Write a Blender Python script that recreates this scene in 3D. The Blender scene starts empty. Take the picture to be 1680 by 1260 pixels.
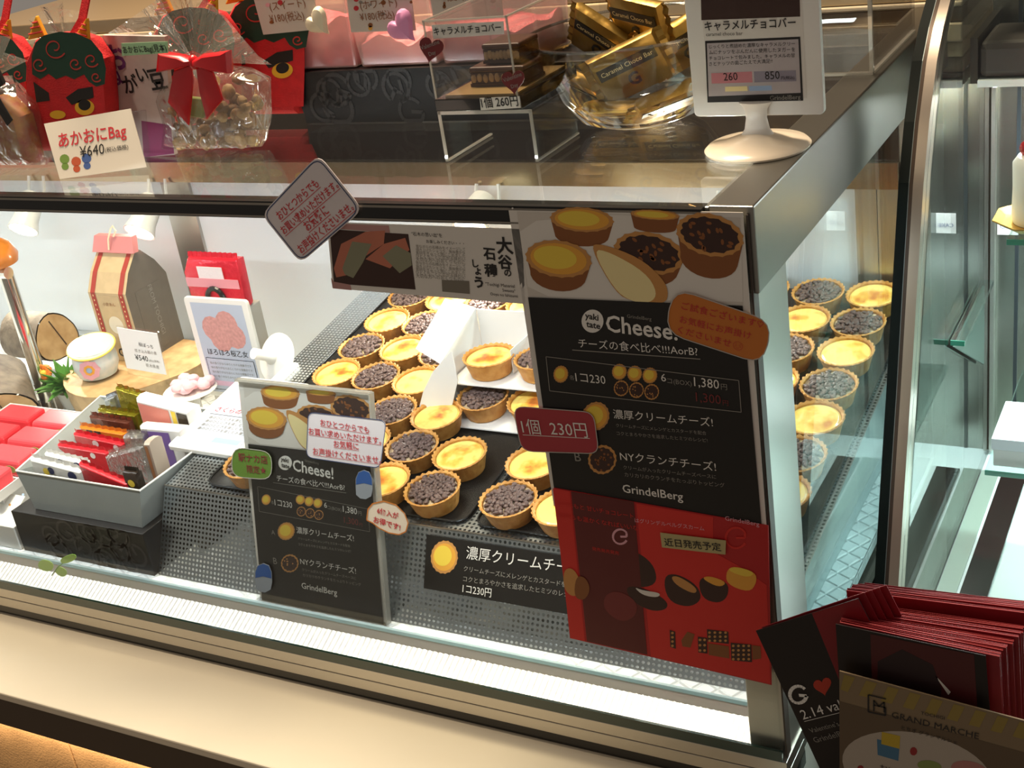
import bpy, math, random
from mathutils import Vector as V3, Matrix
random.seed(7)
SC = bpy.context.scene
COL = SC.collection
R = math.radians

# ------------------------------------------------------------------ camera
FPX = 2164.07
YAW, PITCH, ROLL = -0.551136, 0.431296, -0.159744
CAM = V3((0.3415, -0.9419, 0.8842))
_f = V3((math.sin(YAW)*math.cos(PITCH), math.cos(YAW)*math.cos(PITCH), -math.sin(PITCH)))
_r = V3((math.cos(YAW), -math.sin(YAW), 0)); _u = _r.cross(_f)
RT = _r*math.cos(ROLL)+_u*math.sin(ROLL); UP = -_r*math.sin(ROLL)+_u*math.cos(ROLL); FW = _f
cd = bpy.data.cameras.new('camera'); cam = bpy.data.objects.new('camera', cd); COL.objects.link(cam)
cd.sensor_width = 36; cd.lens = FPX*36/1680; cd.clip_start = .02
M4 = Matrix((RT, UP, -FW)).transposed().to_4x4(); M4.translation = CAM; cam.matrix_world = M4
SC.camera = cam

# ------------------------------------------------------------------ world and lights
SC.view_settings.view_transform = 'Standard'; SC.view_settings.look = 'None'
SC.view_settings.gamma = 1; SC.view_settings.use_curve_mapping = False
SC.view_settings.exposure = 0.0
wd = bpy.data.worlds.new('world'); SC.world = wd; wd.use_nodes = True
wd.node_tree.nodes['Background'].inputs[0].default_value = (1.0, .86, .72, 1)
wd.node_tree.nodes['Background'].inputs[1].default_value = .23

def area(name, loc, target, sx, sy, power, col):
    l = bpy.data.lights.new(name, 'AREA'); l.shape = 'RECTANGLE'; l.size = sx; l.size_y = sy; l.energy = power; l.color = col
    o = bpy.data.objects.new(name, l); COL.objects.link(o); o.location = loc
    o.rotation_euler = (V3(target)-V3(loc)).to_track_quat('-Z', 'Y').to_euler(); return o
# warm shop ceiling lamps over the counter
area('ceiling_lamp_left', (-1.1, .45, 2.3), (-.95, .3, 0), .5, .5, 42, (1, .80, .58))
area('ceiling_lamp_right', (-.66, .62, 2.3), (-.35, .3, 0), .4, .4, 46, (1, .80, .58))
# warm spot over the customer side, added to brighten the ledge
sl = bpy.data.lights.new('ledge_fill_spot', 'SPOT'); sl.energy = 95; sl.spot_size = R(44); sl.spot_blend = .9; sl.color = (1, .84, .64); sl.shadow_soft_size = .06
so = bpy.data.objects.new('ledge_fill_spot', sl); COL.objects.link(so); so.location = (-.95, -.16, 2.35)
# the case's own LED strip behind the top front rail
strip = area('case_led_strip', (-.9, .022, .527), (-.9, .26, .1), 1.70, .014, 5.4, (.93, .97, 1))
# neighbour case strip lamp
area('cake_case_strip', (.47, .53, .495), (.46, .42, 0), .76, .03, 15, (.93, .98, 1))
# warm lamp strip under the counter lip
area('under_counter_strip', (-1.0, -.1125, -.1135), (-1.0, -.109, -.3), 1.6, .006, 3.2, (1, .73, .46))

# ------------------------------------------------------------------ helpers
def ray(x, y): return RT*((x-840)/FPX)+UP*((630-y)/FPX)+FW
def at(x, y, X=None, Y=None, Z=None):
    d = ray(x, y)
    for i, v in enumerate((X, Y, Z)):
        if v is not None: return CAM+d*((v-CAM[i])/d[i])
def lin(c):
    if isinstance(c, str):
        c = c.lstrip('#'); c = [int(c[i:i+2], 16)/255 for i in (0, 2, 4)]
    return tuple((v/12.92 if v <= .04045 else ((v+.055)/1.055)**2.4) for v in c[:3])+(1,)
MATS = {}
def nd(t, typ, **k):
    n = t.nodes.new(typ)
    for a, b in k.items(): setattr(n, a, b)
    return n
def pm(name, col, rough=.5, metal=0, var=0, vscale=60, bump=0, bscale=200, spec=.5, sub=0, emis=None, col2=None, coat=0):
    """principled material with optional noise colour variation and fine bump"""
    if name in MATS: return MATS[name]
    m = bpy.data.materials.new(name); m.use_nodes = True; t = m.node_tree; b = t.nodes['Principled BSDF']
    b.inputs['Base Color'].default_value = lin(col); b.inputs['Roughness'].default_value = rough
    b.inputs['Metallic'].default_value = metal; b.inputs['Specular IOR Level'].default_value = spec
    b.inputs['Coat Weight'].default_value = coat
    if sub: b.inputs['Subsurface Weight'].default_value = sub; b.inputs['Subsurface Radius'].default_value = (.01, .006, .004)
    if emis: b.inputs['Emission Color'].default_value = lin(emis[0]); b.inputs['Emission Strength'].default_value = emis[1]
    tc = None
    if var or bump: tc = nd(t, 'ShaderNodeTexCoord')
    if var:
        n = nd(t, 'ShaderNodeTexNoise'); n.inputs['Scale'].default_value = vscale; n.inputs['Detail'].default_value = 4
        t.links.new(tc.outputs['Object'], n.inputs['Vector'])
        mx = nd(t, 'ShaderNodeMix', data_type='RGBA'); c = lin(col); c2 = lin(col2) if col2 else tuple(v*(1-var) for v in c[:3])+(1,)
        mx.inputs['A'].default_value = c; mx.inputs['B'].default_value = c2
        r = nd(t, 'ShaderNodeMapRange'); r.inputs[1].default_value = .35; r.inputs[2].default_value = .7
        t.links.new(n.outputs['Fac'], r.inputs[0]); t.links.new(r.outputs[0], mx.inputs['Factor'])
        t.links.new(mx.outputs['Result'], b.inputs['Base Color'])
    if bump:
        n = nd(t, 'ShaderNodeTexNoise'); n.inputs['Scale'].default_value = bscale
        t.links.new(tc.outputs['Object'], n.inputs['Vector'])
        bp = nd(t, 'ShaderNodeBump'); bp.inputs['Strength'].default_value = bump; bp.inputs['Distance'].default_value = .002
        t.links.new(n.outputs['Fac'], bp.inputs['Height']); t.links.new(bp.outputs['Normal'], b.inputs['Normal'])
    MATS[name] = m; return m
def glass(name, tint=(1, 1, 1), f0=.04, rough=0, wrinkle=0, wscale=40, body=None, bodyfac=0):
    """clear sheet: transparent + Schlick mirror reflection, optional milky body"""
    if name in MATS: return MATS[name]
    m = bpy.data.materials.new(name); m.use_nodes = True; t = m.node_tree; t.nodes.clear()
    out = nd(t, 'ShaderNodeOutputMaterial'); tr = nd(t, 'ShaderNodeBsdfTransparent'); tr.inputs[0].default_value = tuple(tint)+(1,)
    g = nd(t, 'ShaderNodeBsdfGlossy'); g.inputs['Roughness'].default_value = rough
    lw = nd(t, 'ShaderNodeLayerWeight'); lw.inputs['Blend'].default_value = .5
    p = nd(t, 'ShaderNodeMath', operation='POWER'); p.inputs[1].default_value = 5
    mr = nd(t, 'ShaderNodeMapRange'); mr.inputs[3].default_value = f0; mr.inputs[4].default_value = 1
    mix = nd(t, 'ShaderNodeMixShader'); L = t.links.new
    L(lw.outputs['Facing'], p.inputs[0]); L(p.outputs[0], mr.inputs[0]); L(mr.outputs[0], mix.inputs[0])
    src = tr
    if body:
        df = nd(t, 'ShaderNodeBsdfDiffuse'); df.inputs[0].default_value = lin(body)
        tl = nd(t, 'ShaderNodeBsdfTranslucent'); tl.inputs[0].default_value = lin(body)
        a = nd(t, 'ShaderNodeMixShader'); L(df.outputs[0], a.inputs[1]); L(tl.outputs[0], a.inputs[2])
        b2 = nd(t, 'ShaderNodeMixShader'); b2.inputs[0].default_value = bodyfac; L(tr.outputs[0], b2.inputs[1]); L(a.outputs[0], b2.inputs[2]); src = b2
    L(src.outputs[0], mix.inputs[1]); L(g.outputs[0], mix.inputs[2]); L(mix.outputs[0], out.inputs[0])
    if wrinkle:
        tc = nd(t, 'ShaderNodeTexCoord'); n = nd(t, 'ShaderNodeTexNoise'); n.inputs['Scale'].default_value = wscale; n.inputs['Distortion'].default_value = 1.5
        bp = nd(t, 'ShaderNodeBump'); bp.inputs['Strength'].default_value = wrinkle; bp.inputs['Distance'].default_value = .01
        L(tc.outputs['Object'], n.inputs['Vector']); L(n.outputs['Fac'], bp.inputs['Height'])
        L(bp.outputs['Normal'], g.inputs['Normal']); L(bp.outputs['Normal'], lw.inputs['Normal'])
    MATS[name] = m; return m
def brushed(name, col, rough, ax=(1, 60, 60), amp=.09):
    ax = tuple(2 if a == 1 else 500 for a in ax); amp = min(amp, .09)
    if name in MATS: return MATS[name]
    m = pm(name, col, rough, 1); t = m.node_tree; b = t.nodes['Principled BSDF']
    tc = nd(t, 'ShaderNodeTexCoord'); mp = nd(t, 'ShaderNodeMapping'); mp.inputs['Scale'].default_value = ax
    n = nd(t, 'ShaderNodeTexNoise'); n.inputs['Scale'].default_value = 12; n.inputs['Detail'].default_value = 3
    r = nd(t, 'ShaderNodeMapRange'); r.inputs[3].default_value = max(.02, rough-amp/2); r.inputs[4].default_value = rough+amp/2
    t.links.new(tc.outputs['Object'], mp.inputs['Vector']); t.links.new(mp.outputs[0], n.inputs['Vector'])
    t.links.new(n.outputs['Fac'], r.inputs[0]); t.links.new(r.outputs[0], b.inputs['Roughness']); return m

class MB:
    def __init__(s): s.v = []; s.f = []
    def add(s, v, f):
        o = len(s.v); s.v += [V3(p) for p in v]; s.f += [[i+o for i in q] for q in f]; return s
    def box(s, x0, x1, y0, y1, z0, z1):
        return s.add([(x, y, z) for z in (z0, z1) for y in (y0, y1) for x in (x0, x1)], [(0, 2, 3, 1), (4, 5, 7, 6), (0, 1, 5, 4), (2, 6, 7, 3), (0, 4, 6, 2), (1, 3, 7, 5)])
    def extrude(s, pts, vec):
        pts = [V3(p) for p in pts]; vec = V3(vec); n = len(pts)
        return s.add(pts+[p+vec for p in pts], [list(range(n))[::-1], list(range(n, 2*n))]+[(i, (i+1) % n, n+(i+1) % n, n+i) for i in range(n)])
    def face(s, pts): return s.add(pts, [list(range(len(pts)))])
    def lathe(s, prof, n=32, c=(0, 0, 0), cap=True, sx=1, sy=1):
        c = V3(c); v = []; f = []
        for r, z in prof:
            for i in range(n):
                a = 2*math.pi*i/n; v.append(c+V3((r*math.cos(a)*sx, r*math.sin(a)*sy, z)))
        for k in range(len(prof)-1):
            for i in range(n):
                j = (i+1) % n; f.append((k*n+i, k*n+j, (k+1)*n+j, (k+1)*n+i))
        if cap: f.append(list(range(n))[::-1]); f.append(list(range((len(prof)-1)*n, len(prof)*n)))
        return s.add(v, f)
    def tube(s, path, r, n=8, closed=False):
        path = [V3(p) for p in path]; rr = r if isinstance(r, (list, tuple)) else [r]*len(path); v = []; f = []; m = len(path)
        for k, p in enumerate(path):
            d = (path[min(k+1, m-1)]-path[max(k-1, 0)])
            if closed: d = path[(k+1) % m]-path[k-1]
            d.normalize(); a = d.cross(V3((0, 0, 1)));
            if a.length < .05: a = d.cross(V3((1, 0, 0)))
            a.normalize(); b = d.cross(a)
            for i in range(n):
                t = 2*math.pi*i/n; v.append(p+(a*math.cos(t)+b*math.sin(t))*rr[k])
        for k in range(m if closed else m-1):
            q = (k+1) % m
            for i in range(n):
                j = (i+1) % n; f.append((k*n+i, k*n+j, q*n+j, q*n+i))
        if not closed: f += [list(range(n))[::-1], list(range((m-1)*n, m*n))]
        return s.add(v, f)
    def ball(s, c, r, nu=10, nv=6, rot=None, jit=0):
        c = V3(c); r = V3((r, r, r)) if not hasattr(r, '__len__') else V3(r); v = []; f = []
        def P(u, w):
            p = V3((math.cos(u)*math.sin(w)*r.x, math.sin(u)*math.sin(w)*r.y, math.cos(w)*r.z))*(1+random.uniform(-jit, jit))
            if rot: p = rot @ p
            return c+p
        v.append(P(0, 0))
        for k in range(1, nv):
            for i in range(nu): v.append(P(2*math.pi*i/nu, math.pi*k/nv))
        v.append(P(0, math.pi)); e = len(v)-1
        for i in range(nu):
            j = (i+1) % nu; f.append((0, 1+i, 1+j)); f.append((e, e-nu+j, e-nu+i))
            for k in range(nv-2): f.append((1+k*nu+i, 1+(k+1)*nu+i, 1+(k+1)*nu+j, 1+k*nu+j))
        return s.add(v, f)
    def grid(s, fn, nu, nv):
        v = [fn(i/nu, j/nv) for j in range(nv+1) for i in range(nu+1)]
        return s.add(v, [(j*(nu+1)+i, j*(nu+1)+i+1, (j+1)*(nu+1)+i+1, (j+1)*(nu+1)+i) for j in range(nv) for i in range(nu)])
    def cushion(s, pts, d, edge=.12, back=None):
        """closed outline (3D, planar) puffed by vector d on the front and `back` behind, flat in the middle"""
        pts = [V3(p) for p in pts]; d = V3(d); back = -d if back is None else V3(back); n = len(pts)
        c = sum(pts, V3())/n; v = []; f = []
        lv = [(1-edge, 1, back), (1-edge*.3, .7, back), (1, 0, d), (1-edge*.3, .7, d), (1-edge, 1, d)]
        for sc, k, w in lv: v += [c+(p-c)*sc+w*k for p in pts]
        for k in range(4):
            for i in range(n):
                j = (i+1) % n; f.append((k*n+i, k*n+j, (k+1)*n+j, (k+1)*n+i))
        f += [list(range(n))[::-1], list(range(4*n, 5*n))]
        return s.add(v, f)
    def xf(s, m): s.v = [m @ p for p in s.v]; return s

OFF = {}
def mesh_obj(name, me, mat, parent=None):
    o = bpy.data.objects.new(name, me); COL.objects.link(o)
    if mat is not None and not me.materials: me.materials.append(mat)
    if parent is not None: o.parent = parent
    return o
def obj(name, mb, mat, parent=None, loc=None, local=False, smooth=False, bevel=0, solid=0, seg=2):
    """link a builder as ONE mesh object; vertices are world coordinates unless local"""
    off = V3((0, 0, 0))
    if not local:
        if parent is not None: off = OFF.get(parent.name, V3((0, 0, 0)))
        else:
            if loc is None:
                xs = [p.x for p in mb.v]; ys = [p.y for p in mb.v]; zs = [p.z for p in mb.v]
                loc = ((min(xs)+max(xs))/2, (min(ys)+max(ys))/2, min(zs))
            off = V3(loc)
    me = bpy.data.meshes.new(name); me.from_pydata([tuple(p-off) for p in mb.v], [], mb.f); me.validate(); me.update()
    import bmesh
    bm = bmesh.new(); bm.from_mesh(me); bmesh.ops.recalc_face_normals(bm, faces=bm.faces); bm.to_mesh(me); bm.free()
    o = mesh_obj(name, me, mat, parent)
    if parent is None and not local: o.location = off
    OFF[o.name] = off
    if smooth:
        me.polygons.foreach_set('use_smooth', [True]*len(me.polygons))
        try: me.set_sharp_from_angle(angle=R(40))
        except Exception: pass
    if solid: m = o.modifiers.new('thickness', 'SOLIDIFY'); m.thickness = solid
    if bevel: m = o.modifiers.new('bevel', 'BEVEL'); m.width = bevel; m.segments = seg; m.limit_method = 'ANGLE'
    return o
def tag(o, label=None, cat=None, group=None, kind=None):
    for k, v in (('label', label), ('category', cat), ('group', group), ('kind', kind)):
        if v: o[k] = v
    return o
def thing(name, label, cat, loc=(0, 0, 0), group=None, rot=None):
    o = bpy.data.objects.new(name, None); COL.objects.link(o); o.empty_display_size = .02; o.location = loc
    if rot: o.rotation_euler = rot
    OFF[o.name] = V3(loc); return tag(o, label, cat, group)
def copy_tree(o, parent=None):
    c = o.copy(); COL.objects.link(c); c.parent = parent
    for ch in list(o.children): copy_tree(ch, c)
    return c

# text -> flat outlines
_fc = bpy.data.curves.new('glyphs', 'FONT'); _fo = bpy.data.objects.new('glyphs', _fc); COL.objects.link(_fo)
_gc = {}
def glyphs(body, bold=0, shear=0):
    k = (body, bold, shear)
    if k not in _gc:
        _fc.body = body; _fc.resolution_u = 2; _fc.offset = bold; _fc.shear = shear; bpy.context.view_layer.update()
        me = bpy.data.meshes.new_from_object(_fo.evaluated_get(bpy.context.evaluated_depsgraph_get()))
        v = [(p.co.x, p.co.y) for p in me.vertices]; f = [list(p.vertices) for p in me.polygons]; bpy.data.meshes.remove(me)
        _gc[k] = (v, f, min(p[0] for p in v), max(p[0] for p in v), min(p[1] for p in v), max(p[1] for p in v))
    return _gc[k]

def chaikin(pts, n=2):
    for _ in range(n):
        q = []
        for i in range(len(pts)):
            a, b = pts[i], pts[(i+1) % len(pts)]; q += [(a[0]*.75+b[0]*.25, a[1]*.75+b[1]*.25), (a[0]*.25+b[0]*.75, a[1]*.25+b[1]*.75)]
        pts = q
    return pts
class Panel:
    """a flat sheet with flat print lying on it; print positions are read off the photograph onto the sheet's own plane"""
    def __init__(s, name, bl, br, tl, mat, thick=.001, label=None, cat=None, group=None, parent=None, outline=None, outset=0, round=0, lift=0, nosheet=False, bevel=0):
        bl, br, tl = V3(bl), V3(br), V3(tl); s.ux = (br-bl).normalized(); up = tl-bl; s.uy = (up-s.ux*up.dot(s.ux)).normalized(); s.n = s.ux.cross(s.uy)
        s.o = bl+s.n*lift; s.w = (br-bl).length; s.h = up.dot(s.uy); s.k = 0; s.gen = 0; s.lv = .0001; s.parts = {}
        s.M = Matrix((s.ux, s.uy, s.n)).transposed().to_4x4(); s.M.translation = s.o
        if outline: pts = [s.loc(*p) for p in outline]
        else: pts = [(0, 0), (s.w, 0), (s.w, s.h), (0, s.h)]
        if round and not outline:
            r = round; pts = []
            for cx, cy, a0 in ((s.w-r, r, -90), (s.w-r, s.h-r, 0), (r, s.h-r, 90), (r, r, 180)):
                pts += [(cx+r*math.cos(R(a0+a)), cy+r*math.sin(R(a0+a))) for a in (0, 30, 60, 90)]
        mb = MB().extrude([(x, y, -thick) for x, y in pts], (0, 0, thick)); s.pts = pts
        s.obj = obj(name, mb, mat, parent.obj if isinstance(parent, Panel) else parent, local=True, bevel=bevel)
        if parent is None: s.obj.matrix_world = s.M
        else:
            PM = parent.M if isinstance(parent, Panel) else Matrix.Translation(OFF.get(parent.name, V3()))
            s.obj.matrix_basis = PM.inverted() @ s.M
        OFF[s.obj.name] = V3(); tag(s.obj, label, cat, group)
    def loc(s, x, y):
        d = ray(x, y); p = CAM+d*((s.o-CAM).dot(s.n)/d.dot(s.n)); q = p-s.o; return (q.dot(s.ux), q.dot(s.uy))
    def mb(s, part, mat, txt=False):
        s.tn = getattr(s, 'tn', 0)+1; key = (part, mat.name, 't%d' % s.tn if txt else s.gen)
        if key not in s.parts:
            if not txt: s.k += 1
            s.parts[key] = [MB(), mat, s.lv+.0004 if txt else s.lv+.00006*s.k, 0]
        b = s.parts[key]; b[3] += 1; return b[0], b[2]
    def new(s, d=0): s.gen += 1; s.k = 0; s.lv += d; return s
    def poly(s, part, mat, pts, local=False):
        b, z = s.mb(part, mat); b.face([(*(p if local else s.loc(*p)), z) for p in pts]); return s
    def ell(s, part, mat, c, a, b_, rot=0, n=28, wave=0, wn=18):
        pts = []
        for i in range(n):
            t = 2*math.pi*i/n; k = 1+wave*math.cos(wn*t); x, y = a*k*math.cos(t), b_*k*math.sin(t); cr, sr = math.cos(R(rot)), math.sin(R(rot))
            pts.append((c[0]+x*cr-y*sr, c[1]+x*sr+y*cr))
        return s.poly(part, mat, pts[::-1])
    def line(s, part, mat, pts, w, local=False):
        b, z = s.mb(part, mat, True); q = [V3((*(p if local else s.loc(*p)), z)) for p in pts]
        for a, c in zip(q, q[1:]):
            d = (c-a).normalized(); n = V3((-d.y, d.x, 0))*w/2; b.face([a-n, c-n, c+n, a+n])
        return s
    def text(s, part, mat, body, p0, p1, hk=1, bold=0, shear=0, local=False):
        """text fitted between two baseline points"""
        b, z = s.mb(part, mat, True); v, f, x0, x1, y0, y1 = glyphs(body, bold, shear)
        a = V3(p0 if local else s.loc(*p0)); c = V3(p1 if local else s.loc(*p1)); d = c-a; sc = d.length/(x1-x0); d.normalize(); n = V3((-d.y, d.x))
        b.add([(*(a+d*((p[0]-x0)*sc)+n*(p[1]*sc*hk)), z) for p in v], f); return s
    def done(s):
        for (part, _, g), (b, mat, z, cnt) in s.parts.items():
            o = obj(part, b, mat, s.obj, local=True)
            if cnt > 1 and not str(g).startswith('t'): o['kind'] = 'stuff'
        return s.obj
# ------------------------------------------------------------------ materials
STEEL = brushed('stainless', '#bdb8b0', .3)
STEELV = brushed('stainless_vertical', '#bdbab4', .34, (60, 60, 1))
STEELD = brushed('stainless_dark', '#5d5852', .35)
CHROME = pm('chrome', '#d8d4cc', .12, 1)
BLACK = pm('black_plastic', '#0b0b0b', .35)
WHITE = pm('white_card', '#ecebe8', .55)
WHITEP = pm('white_plastic', '#eeebe4', .3, coat=.2)
PANELW = pm('white_panel', '#e6ecf2', .4)
GLASS = glass('clear_glass', (.97, .99, .98))
GLASST = glass('tinted_side_glass', (.93, .985, .985), f0=.06)
ACRYL = glass('clear_acrylic', (.96, .965, .96), f0=.05)
ACRYLE = glass('acrylic_edge', (.8, .82, .8), f0=.2, body='#d9d5cc', bodyfac=.55)
GREENE = pm('glass_edge_green', '#16352c', .2, coat=.5)

# ------------------------------------------------------------------ room setting
XL = -1.78
fl = obj('floor', MB().box(-3, 2, -2.5, 3, -.92, -.9), pm('floor_stone', '#6f665a', .45, var=.3, vscale=3)); tag(fl, 'dark stone shop floor in front of the counter', 'floor', kind='structure')
wb = obj('wall_back', MB().box(-3, 2, 2.3, 2.36, -.9, 2.6), pm('back_wall_paint', '#4a3d30', .6, var=.2, vscale=4)); tag(wb, 'warm beige wall behind the counter', 'wall', kind='structure')
wf = obj('wall_front', MB().box(XL, -.06, -.094, .3, -.9, -.11), pm('grout', '#b98f5e', .8)); tag(wf, 'tiled counter front under the beige ledge', 'wall', kind='structure')
TILE = pm('tan_tile', '#cfa775', .55, var=.22, vscale=25, bump=.2, bscale=300)
for i in range(8):
    x1 = -.1-.2*i-.013
    for k in range(2):
        obj('tile', MB().box(x1-.198, x1, -.104, -.092, -.115-.2*(k+1)+.002, -.115-.2*k), TILE, wf, bevel=.002)
LEDGE = pm('beige_laminate', '#eadcc3', .38, var=.06, vscale=3, coat=.15)
t1 = obj('trim_1', MB().box(XL, .05, -.136, .0, -.062, -.05), LEDGE, bevel=.002); tag(t1, 'beige laminate ledge running in front of the display case', 'ledge', kind='structure')
t2 = obj('trim_2', MB().box(XL, .05, -.133, -.118, -.108, -.0622), pm('ledge_underside', '#4a3b2c', .5)); tag(t2, 'dark brown lip under the beige ledge', 'trim', kind='structure')

# ------------------------------------------------------------------ the display case
case = thing('display_case', 'long glass bakery display case with stainless frame and white lit interior', 'display case', (-.9, .3, -.05))
def cp(name, mb, mat, label=None, **k):
    o = obj(name, mb, mat, case, **k)
    if label: o['label'] = label
    return o
cp('front_glass', MB().box(XL, -.004, -.003, .003, .0, .545), GLASS, 'clear front glass')
cp('top_glass', MB().box(XL, -.03, .002, .66, .5455, .550), GLASS, 'clear glass top')
# black double rail along the top front edge
cp('top_rail', MB().box(XL, -.036, -.0035, .012, .5325, .5495), BLACK, 'black top front rail')
cp('rail_trim', MB().box(XL, -.036, -.0042, -.0034, .5458, .5478).box(XL, -.036, -.0042, -.0034, .5335, .5352), pm('rail_line', '#8d877e', .3, .8))
cp('corner_post', MB().box(-.037, .0, .004, .09, -.036, .549), STEELV, 'stainless front corner post', bevel=.0015)
cp('corner_gasket', MB().box(.0002, .0018, -.002, .010, .0, .545), pm('brown_gasket', '#3a2f27', .5))
cp('side_top_beam', MB().box(-.032, .006, .001, .74, .477, .551), brushed('beam_steel', '#8f8d86', .34), 'stainless beam along the top of the case end', bevel=.0015)
cp('side_glass', MB().box(-.006, -.001, .09, .72, -.02, .478), GLASST, 'greenish end glass')
cp('rear_post', MB().box(-.037, .0, .66, .74, -.036, .549), STEELV)
# floor of the case
def floor_mat():
    m = pm('dimpled_white_floor', '#eef4f6', .35); t = m.node_tree; b = t.nodes['Principled BSDF']; L = t.links.new
    tc = nd(t, 'ShaderNodeTexCoord'); mp = nd(t, 'ShaderNodeMapping'); mp.inputs['Rotation'].default_value = (0, 0, R(28)); mp.inputs['Scale'].default_value = (52, 52, 52)
    v = nd(t, 'ShaderNodeTexVoronoi', feature='DISTANCE_TO_EDGE'); v.inputs['Scale'].default_value = 1; v.inputs['Randomness'].default_value = 0
    r = nd(t, 'ShaderNodeMapRange'); r.inputs[2].default_value = .16
    bp = nd(t, 'ShaderNodeBump'); bp.inputs['Strength'].default_value = .8; bp.inputs['Distance'].default_value = .003
    L(tc.outputs['Object'], mp.inputs['Vector']); L(mp.outputs[0], v.inputs['Vector']); L(v.outputs['Distance'], r.inputs[0]); L(r.outputs[0], bp.inputs['Height']); L(bp.outputs[0], b.inputs['Normal'])
    return m
cp('floor_panel', MB().box(XL, -.037, .044, .66, .004, .02).box(-.037, -.0065, .0905, .66, .004, .02), floor_mat(), 'white dimpled floor panel')
cp('floor_trim', MB().box(XL, -.037, .0425, .0439, .0, .0158), STEEL)
cp('floor_edge', MB().box(XL, -.037, .0405, .0439, .016, .0206), glass('aqua_edge', (.75, .95, .98), f0=.05, body='#e6fbff', bodyfac=.7), 'aqua edge of the floor panel')
cp('inner_sill', MB().extrude([(XL, .0424, .0155), (XL, .0424, -.03), (XL, .034, -.03), (XL, .034, .0085)], (-.037-XL, 0, 0)), STEEL, 'stainless inner sill')
NR = 4*248
cp('ribbed_strip', MB().grid(lambda u, w: V3((XL+(-.037-XL)*u, .004+.0299*w, -.0045+.0125*w+.0005*math.sin(u*NR/4*2*math.pi)*(1-w*.3))), NR, 2), pm('ribbed_steel', '#a9a49b', .33, .85), 'ribbed stainless strip behind the glass foot', smooth=True)
cp('glass_edge', MB().box(XL, -.002, -.0062, -.0032, -.003, .009), GREENE, 'dark green lower edge of the front glass')
cp('bottom_rail', MB().box(XL, .002, -.0062, .05, -.018, -.0032).box(XL, .002, -.0062, .05, -.0335, -.0188), STEEL, 'stainless bottom rail with a groove', bevel=.0006)
cp('kick_strip', MB().box(XL, .002, -.002, .05, -.0495, -.0337), pm('gloss_black', '#050505', .12, coat=.5), 'gloss black strip under the rail')
cp('end_panel', MB().box(-.004, .0, .01, .74, -.9, -.0365), pm('end_panel_grey', '#c4c6be', .4), 'pale grey lower end panel')
# back wall of the case
YB = .66
cp('back_door', MB().box(-1.205, -.092, YB, YB+.012, .0, .346), PANELW, 'white sliding back door')
cp('back_door', MB().box(XL, -1.262, YB, YB+.012, .0, .346), PANELW)
cp('back_mullion', MB().box(-1.264, -1.203, YB-.006, YB+.012, .0, .357), STEELV, 'stainless upright between the back doors')
cp('back_end_strip', MB().box(-.0925, -.0655, YB-.004, YB+.012, .0, .38), STEELV)
cp('back_end_strip', MB().box(-.0645, -.037, YB-.004, YB+.012, .0, .38), STEELV)
cp('back_header', MB().box(XL, -.037, YB-.01, YB+.012, .347, .381), brushed('header_steel', '#bfae90', .22), 'brushed stainless header band')
cp('back_upper_band', MB().box(XL, -.037, YB-.002, YB+.012, .3815, .545), brushed('upper_steel', '#49433f', .3), 'dark upper back band')
cp('back_vent', MB().box(XL, -1.27, YB-.02, YB-.001, .02, .05), pm('vent_grey', '#9aa3aa', .5))
cp('left_end', MB().box(XL-.012, XL, .0, .67, -.03, .549), PANELW)
# stainless worktop behind the case
rc = thing('rear_worktop', 'stainless worktop with a stepped backsplash behind the glass case', 'worktop', (-.4, .9, .4))
WT = pm('warm_enamel', '#cfba94', .35); WT2 = pm('warm_enamel_dark', '#8f7b5f', .35); WT3 = pm('cream_enamel', '#e6d6b8', .3, coat=.2)  # bright and dark reflections in the steel, painted as strip colours
obj('front_panel', MB().box(XL, .02, .762, 1.1, -.9, .462), STEELD, rc)
for z0, z1, y, m_ in ((.463, .482, .764, WT2), (.483, .501, .760, WT), (.502, .5255, .757, WT3), (.5265, .544, .761, WT2), (.545, .552, .757, WT3), (.553, .575, .760, WT), (.576, .60, .764, WT2)):
    obj('splash_strip', MB().box(XL, .02, y, 1.1, z0, z1), m_, rc, bevel=.002)
# clear guard standing on the glass top
gd = thing('acrylic_guard', 'clear acrylic guard box standing at the back corner of the glass top', 'acrylic guard', (-.2, .45, .5505))
obj('front_pane', MB().box(-.30, -.002, .409, .412, .5508, .75), ACRYL, gd)
obj('side_pane', MB().box(-.005, -.002, .412, .60, .5508, .75), ACRYL, gd)
obj('pane_edge', MB().box(-.30, -.002, .4075, .4125, .5508, .5535).box(-.0055, -.0015, .4125, .60, .5508, .5535).box(-.0055, -.0015, .4085, .4125, .5535, .75), ACRYLE, gd)
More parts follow.
